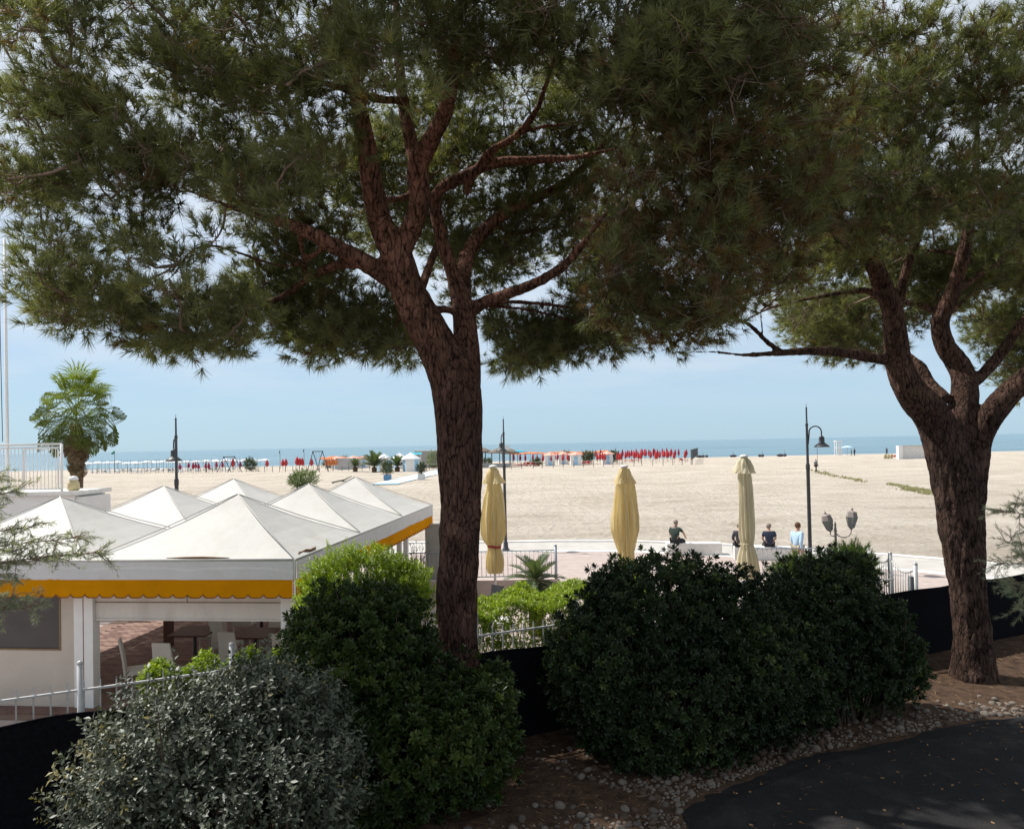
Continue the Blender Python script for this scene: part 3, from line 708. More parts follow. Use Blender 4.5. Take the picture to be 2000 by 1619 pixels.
GAPS = [(-5.3, -2.3, 5.2, 7.4, 1.2, .95), (-3.4, -1.5, 10.4, 11.6, 2.5, .9), (7.2, 10.5, 9.0, 11.6, 0, .6), (.6, 1.6, 7.9, 9.0, 0, .9), (-1.3, 2.5, 11.4, 13, 1.9, .9), (3.5, 5.2, 10.6, 12, 2.6, .5)]
def make_pine(name, label, base, limbs, regions, pine_bark, rough=.026):
    t = empty(name, base, label, 'tree', 'umbrella pines in the garden'); org = ORG[t.name]
    # --- trunk and limbs blended into one bark surface
    mb = MB()
    for P, Q in limbs:
        rr = [q * (1 + .05 * noise.noise(p * 1.7)) for p, q in zip(P, Q)]
        mb.tube(P, rr, 14)
    tmp = bpy.data.objects.new('tmp', mb.mesh('tmp', pine_bark)); COL.objects.link(tmp)
    md = tmp.modifiers.new('r', 'REMESH'); md.mode = 'VOXEL'; md.voxel_size = .030; md.use_smooth_shade = True
    sm = tmp.modifiers.new('s', 'SMOOTH'); sm.factor = .5; sm.iterations = 4
    me = bpy.data.meshes.new_from_object(tmp.evaluated_get(bpy.context.evaluated_depsgraph_get())); bpy.data.objects.remove(tmp)
    nv = len(me.vertices); co = np.empty(nv * 3, np.float32); me.vertices.foreach_get('co', co); co = co.reshape(-1, 3)
    no = np.empty(nv * 3, np.float32); me.vertices.foreach_get('normal', no); no = no.reshape(-1, 3)
    d = np.empty(nv, np.float32)
    for i in range(nv):
        x, y, z = co[i]
        w = noise.noise(Vector((x * 2, y * 2, z * 1.2)))
        d[i] = rough * 1.1 * noise.noise(Vector((x * 13 + w, y * 13 + w, z * 2.6))) + rough * .8 * abs(noise.noise(Vector((x * 24 + w, y * 24, z * 5)))) + .018 * noise.noise(Vector((x * 2.2, y * 2.2, z * 2.0)))
    thin = np.clip((5.6 - co[:, 2]) / 2, .4, 1)
    co = co + no * ((d - .028) * thin)[:, None]
    me.vertices.foreach_set('co', (co - np.array(org)).astype(np.float32).ravel())
    me.polygons.foreach_set('use_smooth', np.ones(len(me.polygons), bool)); me.update(); me.name = 'trunk'
    put('trunk', me, t)
    # --- pads of foliage, each joined to the wood by its own twig
    pads = []
    for poly, (d0, d1), n, rad, *brown in regions:
        brown = brown[0] if brown else .03
        xs_ = [p[0] for p in poly]; ys_ = [p[1] for p in poly]; k = 0; tries = 0
        while k < n and tries < 40 * n:
            tries += 1
            x, y = random.uniform(min(xs_), max(xs_)), random.uniform(min(ys_), max(ys_))
            if not in_poly(x, y, poly): continue
            c = W(x, y, random.uniform(d0, d1))
            if any((c - q[0]).length < .42 * rad for q in pads[-60:]): continue
            pads.append((c, rad * random.uniform(.75, 1.25), brown)); k += 1
    # openings in the crown through which the sun reaches the ground and the bushes below
    keep = []
    for c, rad, br in pads:
        drop = 0
        for x0, x1, y0, y1, z, pr in GAPS:
            h = (c.z - z) / SUN.z; sx, sy = c.x - SUN.x * h, c.y - SUN.y * h
            if c.z > z and x0 < sx < x1 and y0 < sy < y1: drop = max(drop, pr)
        if random.random() >= drop: keep.append((c, rad, br))
    pads = keep
    nodes = [p for P, Q in limbs for p in P[len(P) // 4:]]; NP = np.array(nodes)
    PC = np.array([p[0] for p in pads]); dist = np.array([np.min(np.linalg.norm(NP - c, axis=1)) for c in PC])
    segs = []; pool = list(NP); ctr = NP.mean(axis=0)
    for ix in np.argsort(dist):
        c = PC[ix]; A = np.array(pool); dd = np.linalg.norm(A - c, axis=1) + .25 * np.maximum(0, A[:, 2] - c[2]); j = int(np.argmin(dd)); a = A[j]
        ln = np.linalg.norm(c - a); sag = np.array([0, 0, .16 * ln]); m1 = a + (c - a) * .35 + rng.normal(size=3) * .06 * ln - sag * .6; m2 = a + (c - a) * .7 + rng.normal(size=3) * .05 * ln - sag * .5
        r0 = min(.05, .013 + .015 * ln)
        P, Q = smooth_path([(Vector(a), r0), (Vector(m1), r0 * .8), (Vector(m2), r0 * .6), (Vector(c), r0 * .4)], .2)
        segs.append((P, Q)); pool += [np.array(m2), c, np.array(m1)]
    POS, DIR, SC, VAR = [], [], [], []
    for ix, (c, rad, br) in enumerate(pads):
        nt_ = int(rng.uniform(34, 48) * (rad / .5) ** 2); u = unit(rng.normal(size=(nt_, 3))); rr = rng.uniform(0, 1, (nt_, 1)) ** .5
        p = np.array(c) + u * rr * np.array([rad, rad, rad * .62])
        out_ = unit(np.array(c) - ctr); dv = u * .9 + np.array([0, 0, .55]) + out_ * .35 + rng.normal(size=(nt_, 3)) * .35
        POS.append(p); DIR.append(dv); SC.append(rng.uniform(.8, 1.3, nt_)); VAR.append(np.clip(rng.uniform(.15, .85) + rng.normal(0, .12, nt_), 0, .93) * .82 + (rng.uniform(0, 1, nt_) < br) * .9)
        for q in range(0, nt_, 4):
            e = Vector(p[q]); o_ = Vector(c) + Vector(rng.normal(size=3) * .16 * rad); m = o_.lerp(e, .5) + Vector(rng.normal(size=3) * .05) + Vector((0, 0, -.05)); segs.append(([o_, m, e], [.007, .005, .003]))
    POS, DIR, SC, VAR = map(np.concatenate, (POS, DIR, SC, VAR))
    lines_mesh('twigs', segs, twig_m, t, 3)
    V, Fc, A = scatter(TUFTS, POS, unit(DIR), SC, var=VAR)
    cr = put('crown', np_mesh('crown', V, Fc, needle_m, A, org), t)
    return t, len(Fc)

mid = limbs_from([
 [(893, 1345, 98, 10.3), (897, 1290, 86, 10.3), (893, 1180, 84, 10.3), (897, 1060, 86, 10.3), (900, 950, 88, 10.3), (897, 850, 92, 10.3), (893, 770, 98, 10.3), (876, 720, 92, 10.3), (845, 660, 80, 10.25), (812, 600, 74, 10.2), (788, 545, 70, 10.1), (772, 495, 68, 10.05)],
 [(905, 800, 66, 10.35), (912, 730, 58, 10.45), (910, 665, 52, 10.5), (903, 600, 46, 10.6), (885, 535, 32, 10.6), (862, 465, 28, 10.55), (850, 400, 27, 10.5), (858, 372, 25, 10.5), (905, 345, 25, 10.5), (965, 320, 24, 10.5), (1045, 312, 20, 10.4), (1125, 308, 15, 10.2), (1210, 290, 9, 9.8), (1320, 280, 6, 9.3)],
 [(772, 500, 60, 10.05), (745, 440, 52, 9.95), (728, 370, 46, 9.8), (716, 290, 42, 9.6), (702, 215, 34, 9.3), (680, 110, 26, 8.9), (650, -40, 18, 8.5)],
 [(772, 500, 52, 10.05), (802, 450, 46, 10.0), (820, 390, 45, 9.9), (816, 325, 45, 9.8), (842, 275, 38, 9.6), (870, 215, 36, 9.4), (884, 140, 30, 9.1), (900, 20, 24, 8.7), (930, -120, 14, 8.4)],
 [(816, 325, 34, 9.8), (800, 265, 30, 9.9), (786, 190, 26, 10.0), (778, 90, 22, 10.2), (770, -60, 14, 10.5)],
 [(908, 380, 18, 10.5), (948, 305, 18, 10.4), (1005, 268, 17, 10.2), (1042, 225, 16, 10.0), (1062, 180, 14, 9.7), (1090, 90, 9, 9.3)],
 [(1010, 262, 12, 10.2), (1060, 248, 11, 10.2), (1130, 238, 8, 10.2), (1210, 200, 6, 10.3)],
 [(903, 590, 40, 10.6), (905, 530, 34, 10.9), (922, 480, 30, 11.2), (965, 432, 27, 11.5), (1025, 398, 24, 11.7), (1085, 368, 20, 11.9), (1130, 335, 15, 12.1), (1190, 270, 9, 12.4)],
 [(965, 432, 16, 11.5), (1000, 455, 14, 11.9), (1060, 448, 11, 12.2), (1120, 440, 7, 12.4)],
 [(908, 610, 32, 10.6), (960, 585, 26, 10.4), (1030, 560, 24, 10.2), (1090, 528, 22, 10.0), (1130, 488, 19, 9.8), (1165, 440, 14, 9.5), (1220, 380, 10, 9.2), (1330, 330, 7, 8.8)],
 [(925, 598, 14, 10.7), (1000, 590, 12, 11.0), (1080, 596, 10, 11.3), (1180, 608, 9, 11.5), (1300, 600, 7, 11.6)],
 [(935, 596, 13, 10.6), (1030, 605, 10, 10.9), (1110, 625, 9, 11.0), (1200, 655, 7, 11.0), (1340, 680, 5, 11.0)],
 [(765, 550, 38, 10.15), (722, 518, 38, 10.0), (655, 482, 34, 9.8), (585, 446, 28, 9.6), (515, 425, 20, 9.4), (440, 400, 13, 9.1), (330, 360, 8, 8.8), (190, 330, 5, 8.5)],
 [(725, 516, 24, 10.0), (662, 518, 22, 10.2), (602, 543, 18, 10.5), (545, 583, 15, 10.8), (475, 600, 11, 11.0), (380, 630, 8, 11.2)],
 [(583, 448, 14, 9.6), (590, 490, 12, 9.9), (597, 535, 11, 10.3)],
 [(640, 476, 18, 9.8), (560, 520, 8, 10.2), (400, 480, 10, 10.0), (330, 545, 8, 9.9), (240, 600, 5, 9.8)],
 [(798, 198, 20, 9.9), (730, 192, 19, 9.6), (665, 172, 17, 9.2), (600, 155, 14, 8.8), (540, 150, 10, 8.5), (400, 140, 6, 8.1)],
 [(810, 600, 20, 10.2), (835, 530, 20, 10.8), (850, 490, 17, 11.3), (870, 440, 12, 11.9)],
 [(830, 607, 22, 10.25), (866, 604, 18, 10.4), (905, 610, 16, 10.5)],
 [(800, 560, 16, 10.2), (770, 640, 8, 11.0), (720, 660, 6, 11.6)],
 [(745, 390, 16, 9.9), (790, 385, 15, 10.6), (850, 340, 10, 11.6)],
])
MIDR = [
 ([(-30, -420), (720, -420), (760, 150), (560, 130), (300, 140), (60, 80), (-30, 60)], (7.4, 10.5), 95, .5),
 ([(720, -420), (1500, -420), (1620, 40), (1500, 150), (1250, 210), (1080, 150), (900, 120), (760, 180)], (7.2, 10.5), 190, .55),
 ([(-20, 200), (120, 120), (330, 100), (720, 140), (700, 240), (660, 330), (560, 400), (480, 470), (400, 560), (340, 640), (200, 640), (60, 590), (20, 480), (-20, 330)], (8.2, 11.2), 122, .48),
 ([(-60, 500), (60, 560), (110, 640), (230, 655), (330, 675), (430, 680), (520, 610), (470, 560), (240, 590), (120, 600)], (9.0, 11.5), 34, .40),
 ([(1240, 110), (1560, 40), (1640, 200), (1610, 440), (1540, 560), (1450, 590), (1330, 660), (1250, 680), (1180, 650), (1150, 560), (1170, 450), (1240, 380), (1200, 250)], (8.2, 11.0), 140, .50, .45),
 ([(450, 560), (620, 520), (760, 580), (830, 650), (820, 690), (740, 705), (680, 745), (610, 690), (560, 640)], (10.8, 12.2), 60, .45),
 ([(950, 620), (1180, 620), (1220, 680), (1130, 670), (1060, 720), (960, 705)], (11.2, 13.0), 50, .42),
 ([(640, 330), (800, 150), (1250, 120), (1280, 600), (1180, 640), (1080, 540), (1020, 500), (960, 560), (900, 640), (840, 450), (700, 480)], (11.6, 13.8), 215, .48),
 ([(900, 180), (1250, 130), (1280, 480), (1150, 480), (980, 420)], (11.4, 13.4), 45, .45),
 ([(450, 360), (660, 330), (700, 470), (620, 560), (500, 520)], (10.8, 12.0), 34, .45),
 ([(420, 640), (500, 640), (500, 690), (440, 700)], (9.8, 10.8), 5, .28),
]
pine1, n1 = make_pine('umbrella_pine', 'big leaning umbrella pine with a forked reddish trunk beside the left dark bush', W(893, 1330, 10.3), mid, MIDR, pine_bark)
cm = MB().ball((0, 0, 0), .05, 10, 7, (1, 1, 1.35)).mesh('pine_cone', cone_m)
for x, y, D in ((110, 573, 9.6), (316, 648, 10.2), (1290, 275, 8.9), (1360, 285, 8.9), (1395, 290, 8.9), (1480, 75, 8.4)):
    o = put('pine_cone', cm, pine1); o.location = W(x, y, D) - ORG[pine1.name]

rgt = limbs_from([
 [(1903, 1345, 108, 13.3), (1902, 1300, 84, 13.3), (1899, 1240, 70, 13.3), (1889, 1140, 67, 13.3), (1884, 1090, 74, 13.3), (1879, 1040, 84, 13.3), (1868, 950, 90, 13.3), (1848, 880, 80, 13.3), (1822, 815, 68, 13.3), (1782, 768, 60, 13.2), (1757, 715, 52, 13.2), (1749, 660, 46, 13.1), (1742, 605, 42, 13.0), (1718, 545, 38, 12.9), (1700, 490, 32, 12.7), (1692, 420, 24, 12.4), (1670, 320, 14, 12.0), (1650, 180, 8, 11.5)],
 [(1862, 860, 60, 13.4), (1880, 800, 54, 13.5), (1884, 750, 50, 13.6), (1872, 712, 44, 13.7), (1845, 675, 38, 13.7), (1836, 630, 35, 13.7), (1858, 578, 31, 13.6), (1880, 505, 27, 13.4), (1894, 430, 23, 13.2), (1905, 340, 16, 12.8), (1910, 200, 10, 12.4)],
 [(1894, 1010, 50, 13.3), (1907, 930, 48, 13.3), (1915, 860, 44, 13.3), (1935, 812, 50, 13.2), (1978, 762, 47, 13.0), (2040, 710, 42, 12.8), (2110, 640, 30, 12.5), (2180, 520, 16, 12.2)],
 [(1912, 920, 40, 13.4), (1893, 850, 36, 13.6), (1887, 790, 30, 13.7)],
 [(1886, 755, 30, 13.6), (1920, 730, 25, 13.6), (1955, 690, 23, 13.5), (1990, 640, 21, 13.3), (2040, 575, 16, 13.0), (2090, 460, 9, 12.6)],
 [(1848, 780, 26, 13.5), (1818, 752, 24, 13.8), (1800, 718, 21, 14.0), (1775, 695, 14, 14.3), (1740, 660, 8, 14.8)],
 [(1752, 705, 28, 13.2), (1710, 700, 23, 13.1), (1645, 689, 21, 12.9), (1575, 686, 19, 12.6), (1515, 690, 14, 12.3), (1450, 693, 10, 12.0), (1390, 687, 7, 11.7), (1310, 690, 4, 11.4)],
 [(1525, 687, 13, 12.4), (1498, 668, 12, 12.3), (1468, 638, 10, 12.2), (1440, 625, 8, 12.0), (1380, 610, 5, 11.6)],
 [(1490, 660, 8, 12.3), (1487, 630, 7, 12.4), (1486, 608, 5, 12.6)],
 [(1746, 630, 24, 13.1), (1760, 570, 21, 13.0), (1772, 520, 20, 12.8), (1795, 455, 17, 12.6), (1803, 385, 13, 12.3), (1800, 280, 7, 11.9)],
 [(1738, 590, 18, 13.0), (1690, 568, 15, 13.2), (1610, 578, 11, 13.5), (1510, 600, 8, 13.7), (1430, 640, 5, 13.8)],
 [(1838, 610, 18, 13.7), (1770, 590, 12, 14.2), (1700, 580, 9, 14.8)],
 [(1862, 575, 16, 13.6), (1910, 540, 13, 13.8), (1960, 510, 9, 14.0)],
 [(1858, 610, 12, 13.7), (1890, 580, 10, 14.0), (1930, 540, 7, 14.5)],
 [(1884, 500, 14, 13.4), (1830, 490, 10, 14.0), (1780, 495, 7, 14.6)],
])
RGTR = [
 ([(1560, -420), (2300, -420), (2300, 100), (1580, 100)], (9.6, 13.5), 32, .6),
 ([(1570, 60), (2120, 60), (2120, 520), (2010, 500), (1920, 420), (1840, 380), (1790, 430), (1700, 480), (1640, 500), (1560, 430)], (10.2, 13.0), 128, .50, .15),
 ([(1540, 600), (1720, 560), (1740, 690), (1700, 705), (1620, 690), (1560, 650)], (15.0, 17.5), 40, .55),
 ([(1640, 500), (2120, 480), (2120, 560), (1900, 600), (1850, 650), (1780, 670), (1750, 580)], (14.0, 17.0), 40, .5),
 ([(1900, 600), (2060, 520), (2080, 780), (2000, 770), (1940, 700)], (15.5, 18.0), 34, .6),
 ([(1700, 430), (1850, 360), (2060, 400), (2080, 580), (1900, 570), (1800, 610), (1720, 570)], (13.9, 16.2), 95, .5),
 ([(1380, 640), (1460, 600), (1600, 560), (1700, 500), (1660, 460), (1500, 520), (1360, 600)], (11.4, 13.4), 40, .42),
]
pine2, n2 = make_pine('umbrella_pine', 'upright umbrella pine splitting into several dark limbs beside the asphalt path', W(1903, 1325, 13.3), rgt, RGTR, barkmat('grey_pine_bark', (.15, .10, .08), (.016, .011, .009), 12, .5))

# ------------------------------------------------------------ bushes
pitt_m = leafmat('pittosporum_leaf', [(0, (.012, .021, .008)), (.5, (.022, .038, .013)), (.9, (.040, .064, .020)), (1, (.095, .125, .035))], .42, .32, .2)
elae_m = leafmat('grey_green_leaf', [(0, (.030, .037, .022)), (.5, (.060, .070, .044)), (.93, (.125, .132, .088)), (1, (.24, .20, .07))], .46, .36, .15, (1.1, 1.2, .8))
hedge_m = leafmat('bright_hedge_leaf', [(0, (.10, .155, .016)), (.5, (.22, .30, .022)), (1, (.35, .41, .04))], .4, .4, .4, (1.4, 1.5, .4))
stem_m = M('shrub_stem', (.07, .05, .035), .9, .3, 12)
ROS = [rosette() for _ in range(6)]; SPR = [sprig() for _ in range(6)]
HED = [sprig(8, .042, .020, .09, 20, 70) for _ in range(5)]
def bush(label, group, blobs, n, tmpl, mt, up=.35, sc=(.8, 1.2), depth=.35, cat='bush', name='shrub', stems=9, vb=None, wild=0):
    c0_ = np.mean([b[0] for b in blobs], axis=0); base = Vector((c0_[0], c0_[1], .03))
    t = empty(name, base, label, cat, group)
    P, N = blob_points(blobs, n, depth)
    D = unit(N + np.array([0, 0, up]) + rng.normal(size=N.shape) * .35)
    if wild:          # shoots that stand out of the outline
        k = rng.integers(0, len(P), wild); P = np.concatenate([P, P[k] + N[k] * rng.uniform(.03, .17, (wild, 1)) + np.array([0, 0, .04])]); D = np.concatenate([D, D[k]])
    vr = np.clip(rng.normal(.5, .2, len(P)) + .25 * np.sin(P[:, 0] * 2.1) * np.sin(P[:, 2] * 2.7 + P[:, 1]), 0, 1)
    V, Fc, A = scatter(tmpl, P, D, rng.uniform(sc[0], sc[1], len(P)), var=vr)
    put('foliage', np_mesh('foliage', V, Fc, mt, A, base), t)
    segs = []
    for i in range(stems * 7 + min(wild, 60)):
        k = rng.integers(0, len(P)) if i < stems * 7 else len(P) - 1 - (i - stems * 7); e = Vector(P[k]); b = Vector((c0_[0] + (e.x - c0_[0]) * .45 + random.uniform(-.1, .1), c0_[1] + (e.y - c0_[1]) * .4, .0))
        m = b.lerp(e, .55) + Vector((random.uniform(-.12, .12), random.uniform(-.12, .12), .12)); segs.append(([b, b.lerp(m, .5) + Vector((0, 0, .05)), m, e], [.024, .018, .012, .005]))
    lines_mesh('stems', segs, stem_m, t, 5)
    return t
def B(px, py, D, rx, ry, rz):        # ellipsoid centred under a photo point
    p = W(px, py, D); return ((p.x, p.y, p.z), (rx, ry, rz))
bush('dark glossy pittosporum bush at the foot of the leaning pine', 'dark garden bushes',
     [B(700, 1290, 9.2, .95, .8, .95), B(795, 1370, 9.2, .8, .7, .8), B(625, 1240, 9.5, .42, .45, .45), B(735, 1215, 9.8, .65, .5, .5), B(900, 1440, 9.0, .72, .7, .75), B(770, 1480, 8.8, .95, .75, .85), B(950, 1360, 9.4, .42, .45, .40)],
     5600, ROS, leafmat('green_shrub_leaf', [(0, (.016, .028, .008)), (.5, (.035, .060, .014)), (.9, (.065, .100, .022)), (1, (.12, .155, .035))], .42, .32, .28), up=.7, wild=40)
bush('widest dark glossy pittosporum bush in front of the yellow umbrellas', 'dark garden bushes',
     [B(1290, 1215, 10.6, 1.12, .9, .98), B(1420, 1235, 10.9, 1.05, .9, .98), B(1185, 1300, 10.3, .88, .8, .95), B(1330, 1370, 10.2, 1.35, .8, .95), B(1480, 1330, 10.6, 1.0, .8, .85), B(1180, 1390, 10.2, .6, .6, .55), B(1195, 1150, 10.7, .36, .4, .36), B(1270, 1460, 10.0, .7, .5, .4)],
     8600, ROS, pitt_m, wild=50, depth=.42)
bush('dark pittosporum bush sloping down towards the right pine', 'dark garden bushes',
     [B(1610, 1210, 11.6, .98, .85, 1.02), B(1560, 1290, 11.2, .95, .8, .9), B(1690, 1270, 11.6, .8, .75, .85), B(1755, 1310, 11.7, .42, .5, .42), B(1640, 1125, 11.9, .5, .5, .36)],
     5200, ROS, pitt_m, up=.6, wild=40)
bush('grey-green leafed bush filling the lower left corner in front of the black netting', 'foreground bushes',
     [B(465, 1450, 6.9, .78, .7, .62), B(350, 1480, 6.6, .78, .7, .62), B(565, 1425, 7.1, .50, .6, .54), B(270, 1580, 6.3, .60, .6, .55), B(450, 1580, 6.4, 1.0, .7, .62), B(605, 1545, 6.8, .48, .55, .56), B(500, 1345, 7.3, .42, .42, .28)],
     5600, SPR, elae_m, up=.75, sc=(.55, 1.0), wild=110, depth=.34)
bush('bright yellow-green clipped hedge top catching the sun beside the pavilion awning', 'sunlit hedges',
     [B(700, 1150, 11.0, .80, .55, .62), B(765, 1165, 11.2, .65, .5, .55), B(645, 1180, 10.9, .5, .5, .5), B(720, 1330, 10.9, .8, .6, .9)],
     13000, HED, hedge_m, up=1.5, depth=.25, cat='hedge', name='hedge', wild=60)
def box_hedge(label, x0, x1, off0, off1, h, n):
    n = int(n * 1.1)
    c = Vector(((x0 + x1) / 2, fence_y((x0 + x1) / 2) + (off0 + off1) / 2, .0)); t = empty('hedge', c, label, 'hedge', 'sunlit hedges')
    u = rng.uniform(0, 1, (n, 3)); f = rng.uniform(0, 1, n); zt = h * (1 + .05 * np.sin(u[:, 0] * 23))
    side = f < .55; z = np.where(side, u[:, 2] ** .8 * zt, zt - np.abs(rng.normal(0, .05, n)))
    o = np.where(side, off0 + np.abs(rng.normal(0, .07, n)), off0 + (off1 - off0) * u[:, 1])
    x = x0 + (x1 - x0) * u[:, 0]; lump = .07 * np.sin(x * 9) * np.sin(z * 7); P = np.stack([x, 11 + .445 * x + o - np.where(side, lump, 0), z + np.where(side, 0, .05 * np.sin(x * 11) * np.sin(o * 9))], 1)
    N = np.where(side[:, None], np.array([[-.2, -.5, .8]]), np.array([[-.2, -.1, 1.]])); D = unit(N + rng.normal(size=N.shape) * .4)
    V, Fc, A = scatter(HED, P, D, rng.uniform(.8, 1.25, n)); put('foliage', np_mesh('foliage', V, Fc, hedge_m, A, c), t)
    segs = []
    for i in range(int((x1 - x0) * 14)):
        x = random.uniform(x0, x1); o = random.uniform(off0 + .1, off1 - .1); b = Vector((x, fence_y(x) + o, 0)); segs.append(([b, b + Vector((random.uniform(-.1, .1), 0, h * .5)), b + Vector((random.uniform(-.2, .2), random.uniform(-.1, .1), h * .95))], [.014, .01, .004]))
    lines_mesh('stems', segs, stem_m, t, 4)
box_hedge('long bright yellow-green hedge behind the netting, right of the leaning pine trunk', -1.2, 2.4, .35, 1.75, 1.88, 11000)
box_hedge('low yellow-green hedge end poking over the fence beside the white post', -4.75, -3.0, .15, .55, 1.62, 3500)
# ------------------------------------------------------------ tamarisk sprays reaching in from the sides
tama_m = leafmat('tamarisk_spray', [(0, (.20, .23, .17)), (1, (.36, .38, .28))], .6, .3, .4)
def tamarisk(label, base, tips):
    t = empty('tamarisk_shrub', base, label, 'shrub', 'tamarisk shrubs'); segs = []; P, D = [], []
    for tip in tips:
        b = Vector(base); sx = 1 if b.x < 0 else -1; m0 = b + Vector((sx * .15, 0, max(.6, tip.z - b.z - .25) * .9)); m = m0.lerp(tip, .55) + Vector((0, 0, .12)); pp, q = smooth_path([(b, .03), (m0, .016), (m, .007), (Vector(tip), .002)], .06)
        segs.append((pp, q)); k = len(pp)
        for i in range(k // 2, k, 1):
            for _ in range(1 + (i > k * .72)):
                d = (pp[min(i + 1, k - 1)] - pp[i - 1]).normalized(); a = (d + Vector(rng.normal(size=3) * .55) + Vector((0, 0, .1))).normalized()
                ln = random.uniform(.10, .34) * (1 - .35 * i / k); e = pp[i] + a * ln + Vector((0, 0, -.1 * ln)); segs.append(([pp[i], pp[i].lerp(e, .5) + Vector((0, 0, .02)), e], [.004, .003, .0015]))
                for s in np.linspace(.25, 1, 7):
                    P.append(pp[i].lerp(e, s)); D.append(a + Vector(rng.normal(size=3) * .5))
    lines_mesh('stems', segs, twig_m, t, 4)
    V, Fc, A = scatter([needle_tuft(8, .045, .0036, .03, (15, 60)) for _ in range(3)], np.array(P), np.array(D), rng.uniform(.7, 1.3, len(P)))
    put('sprays', np_mesh('sprays', V, Fc, tama_m, A, base), t)
tamarisk('feathery grey-green tamarisk spray reaching over the pavilion roof at the left edge', Vector((-6.3, 5.7, .1)),
         [W(195, 1078, 5.6), W(150, 1050, 5.5), W(60, 1030, 5.6), W(30, 960, 5.7), W(70, 1185, 5.4), W(20, 1120, 5.5), W(-20, 1000, 5.6), W(110, 1090, 5.5), W(10, 1170, 5.4), W(-40, 1080, 5.5), W(40, 1075, 5.5), W(-10, 930, 5.7)])
tamarisk('feathery tamarisk spray standing at the right edge before the netting', Vector((7.6, 7.8, .1)),
         [W(1955, 1000, 7.5), W(1985, 985, 7.6), W(1950, 1100, 7.4), W(1965, 1060, 7.5), W(1990, 1150, 7.4), W(2010, 1040, 7.5), W(1985, 1190, 7.3), W(2020, 1110, 7.5), W(1968, 1140, 7.3), W(2030, 1000, 7.6), W(1990, 1085, 7.4)])

# ------------------------------------------------------------ palms
fan_m = leafmat('fan_palm_leaf', [(0, (.045, .058, .016)), (.6, (.095, .125, .026)), (1, (.19, .24, .035))], .6, .15, .35)
dead_m = leafmat('dry_palm_leaf', [(0, (.09, .06, .035)), (1, (.24, .17, .095))], .8, .2, .1)
feather_m = leafmat('feather_palm_leaf', [(0, (.05, .075, .035)), (1, (.12, .155, .075))], .45, .4, .25)
ptrunk_m = M('palm_trunk', (.13, .085, .05), .95, .4, 14, .8, 30)
def fan_frond(L=.74, pet=.95, droop=.3, bend=40):
    V, Fc = [], []; n = 22
    def addq(q): o = len(V); V.extend(q); Fc.append([o, o + 1, o + 2]); Fc.append([o, o + 2, o + 3])
    addq([(-.012, 0, 0), (.012, 0, 0), (.008, 0, pet), (-.008, 0, pet)])
    for i in range(n):
        a = R(-88 + 176 * i / (n - 1)); l = L * (1 - .25 * abs(a) / R(115)) * rng.uniform(.9, 1.05); d = np.array([math.sin(a), 0, math.cos(a)])
        sd = np.array([math.cos(a), 0, -math.sin(a)]); b = np.array([0, 0, pet]); w = .013
        cup = np.array([0, .12 * l, 0]); m = b + d * l * .55 + cup; e = b + d * l + cup + np.array([0, -droop * l * rng.uniform(.3, 1.2), -droop * .8 * l])
        fold = np.array([0, .012 * (-1) ** i, 0])
        addq([tuple(b - sd * .004), tuple(b + sd * .004), tuple(m + sd * w + fold), tuple(m - sd * w - fold)])
        addq([tuple(m - sd * w * .9 - fold), tuple(m + sd * w * .9 + fold), tuple(e + sd * .003), tuple(e - sd * .003)])
    V = np.array(V, float); blade = np.arange(len(V)) >= 4; q = V[blade] - [0, 0, pet]; c, s = math.cos(R(bend)), math.sin(R(bend))
    V[blade] = np.stack([q[:, 0], q[:, 1] * c - q[:, 2] * s, q[:, 1] * s + q[:, 2] * c], 1) + [0, 0, pet]
    return V, np.array(Fc)
def feather_frond(L=1.0, n=34, arch=.45, leaf=.26):
    V, Fc = [], []
    def addq(q): o = len(V); V.extend(q); Fc.append([o, o + 1, o + 2]); Fc.append([o, o + 2, o + 3])
    rach = lambda s: np.array([0, -arch * L * s * s, L * s * (1 - .18 * s)])
    for i in range(8):
        a, b = rach(i / 8), rach((i + 1) / 8); w = .013 * L * (1 - i / 9); addq([tuple(a - [w, 0, 0]), tuple(a + [w, 0, 0]), tuple(b + [w, 0, 0]), tuple(b - [w, 0, 0])])
    for i in range(n):
        s = .12 + .88 * i / n; p = rach(s); tg = unit(rach(s + .02) - p); ln = leaf * L * math.sin(math.pi * (.12 + .8 * s)) ** .6
        for sd in (-1, 1):
            d = unit(np.array([sd * 1.0, .45 + rng.normal() * .08, 0]) + tg * .9); e = p + d * ln + np.array([0, -.10 * ln, 0]); w = tg * .011 * L
            addq([tuple(p - w), tuple(p + w), tuple(p + d * ln * .6 + w), tuple(p + d * ln * .6 - w)]); addq([tuple(p + d * ln * .6 - w), tuple(p + d * ln * .6 + w), tuple(e), tuple(e)])
    return np.array(V), np.array(Fc)
def frond_mesh(name, vf, mt, var):
    return np_mesh(name, vf[0].astype(float), vf[1], mt, np.full(len(vf[0]), var))
def frond_obj(me, parent, at, az, el, rollj=.2, sc=1.0):
    """frond starting at `at` (relative), pointing to azimuth az and elevation el, its upper face up"""
    d = Vector((math.cos(el) * math.cos(az), math.cos(el) * math.sin(az), math.sin(el))); x = Vector((-math.sin(az), math.cos(az), 0)); y = d.cross(x)
    if y.z < 0 or (abs(y.z) < 1e-3): pass
    m = Matrix((x, y, d)).transposed() @ Matrix.Rotation(random.uniform(-rollj, rollj), 3, 'Z')
    o = put('frond', me, parent); o.matrix_basis = Matrix.Translation(at) @ m.to_4x4() @ Matrix.Scale(sc, 4); return o
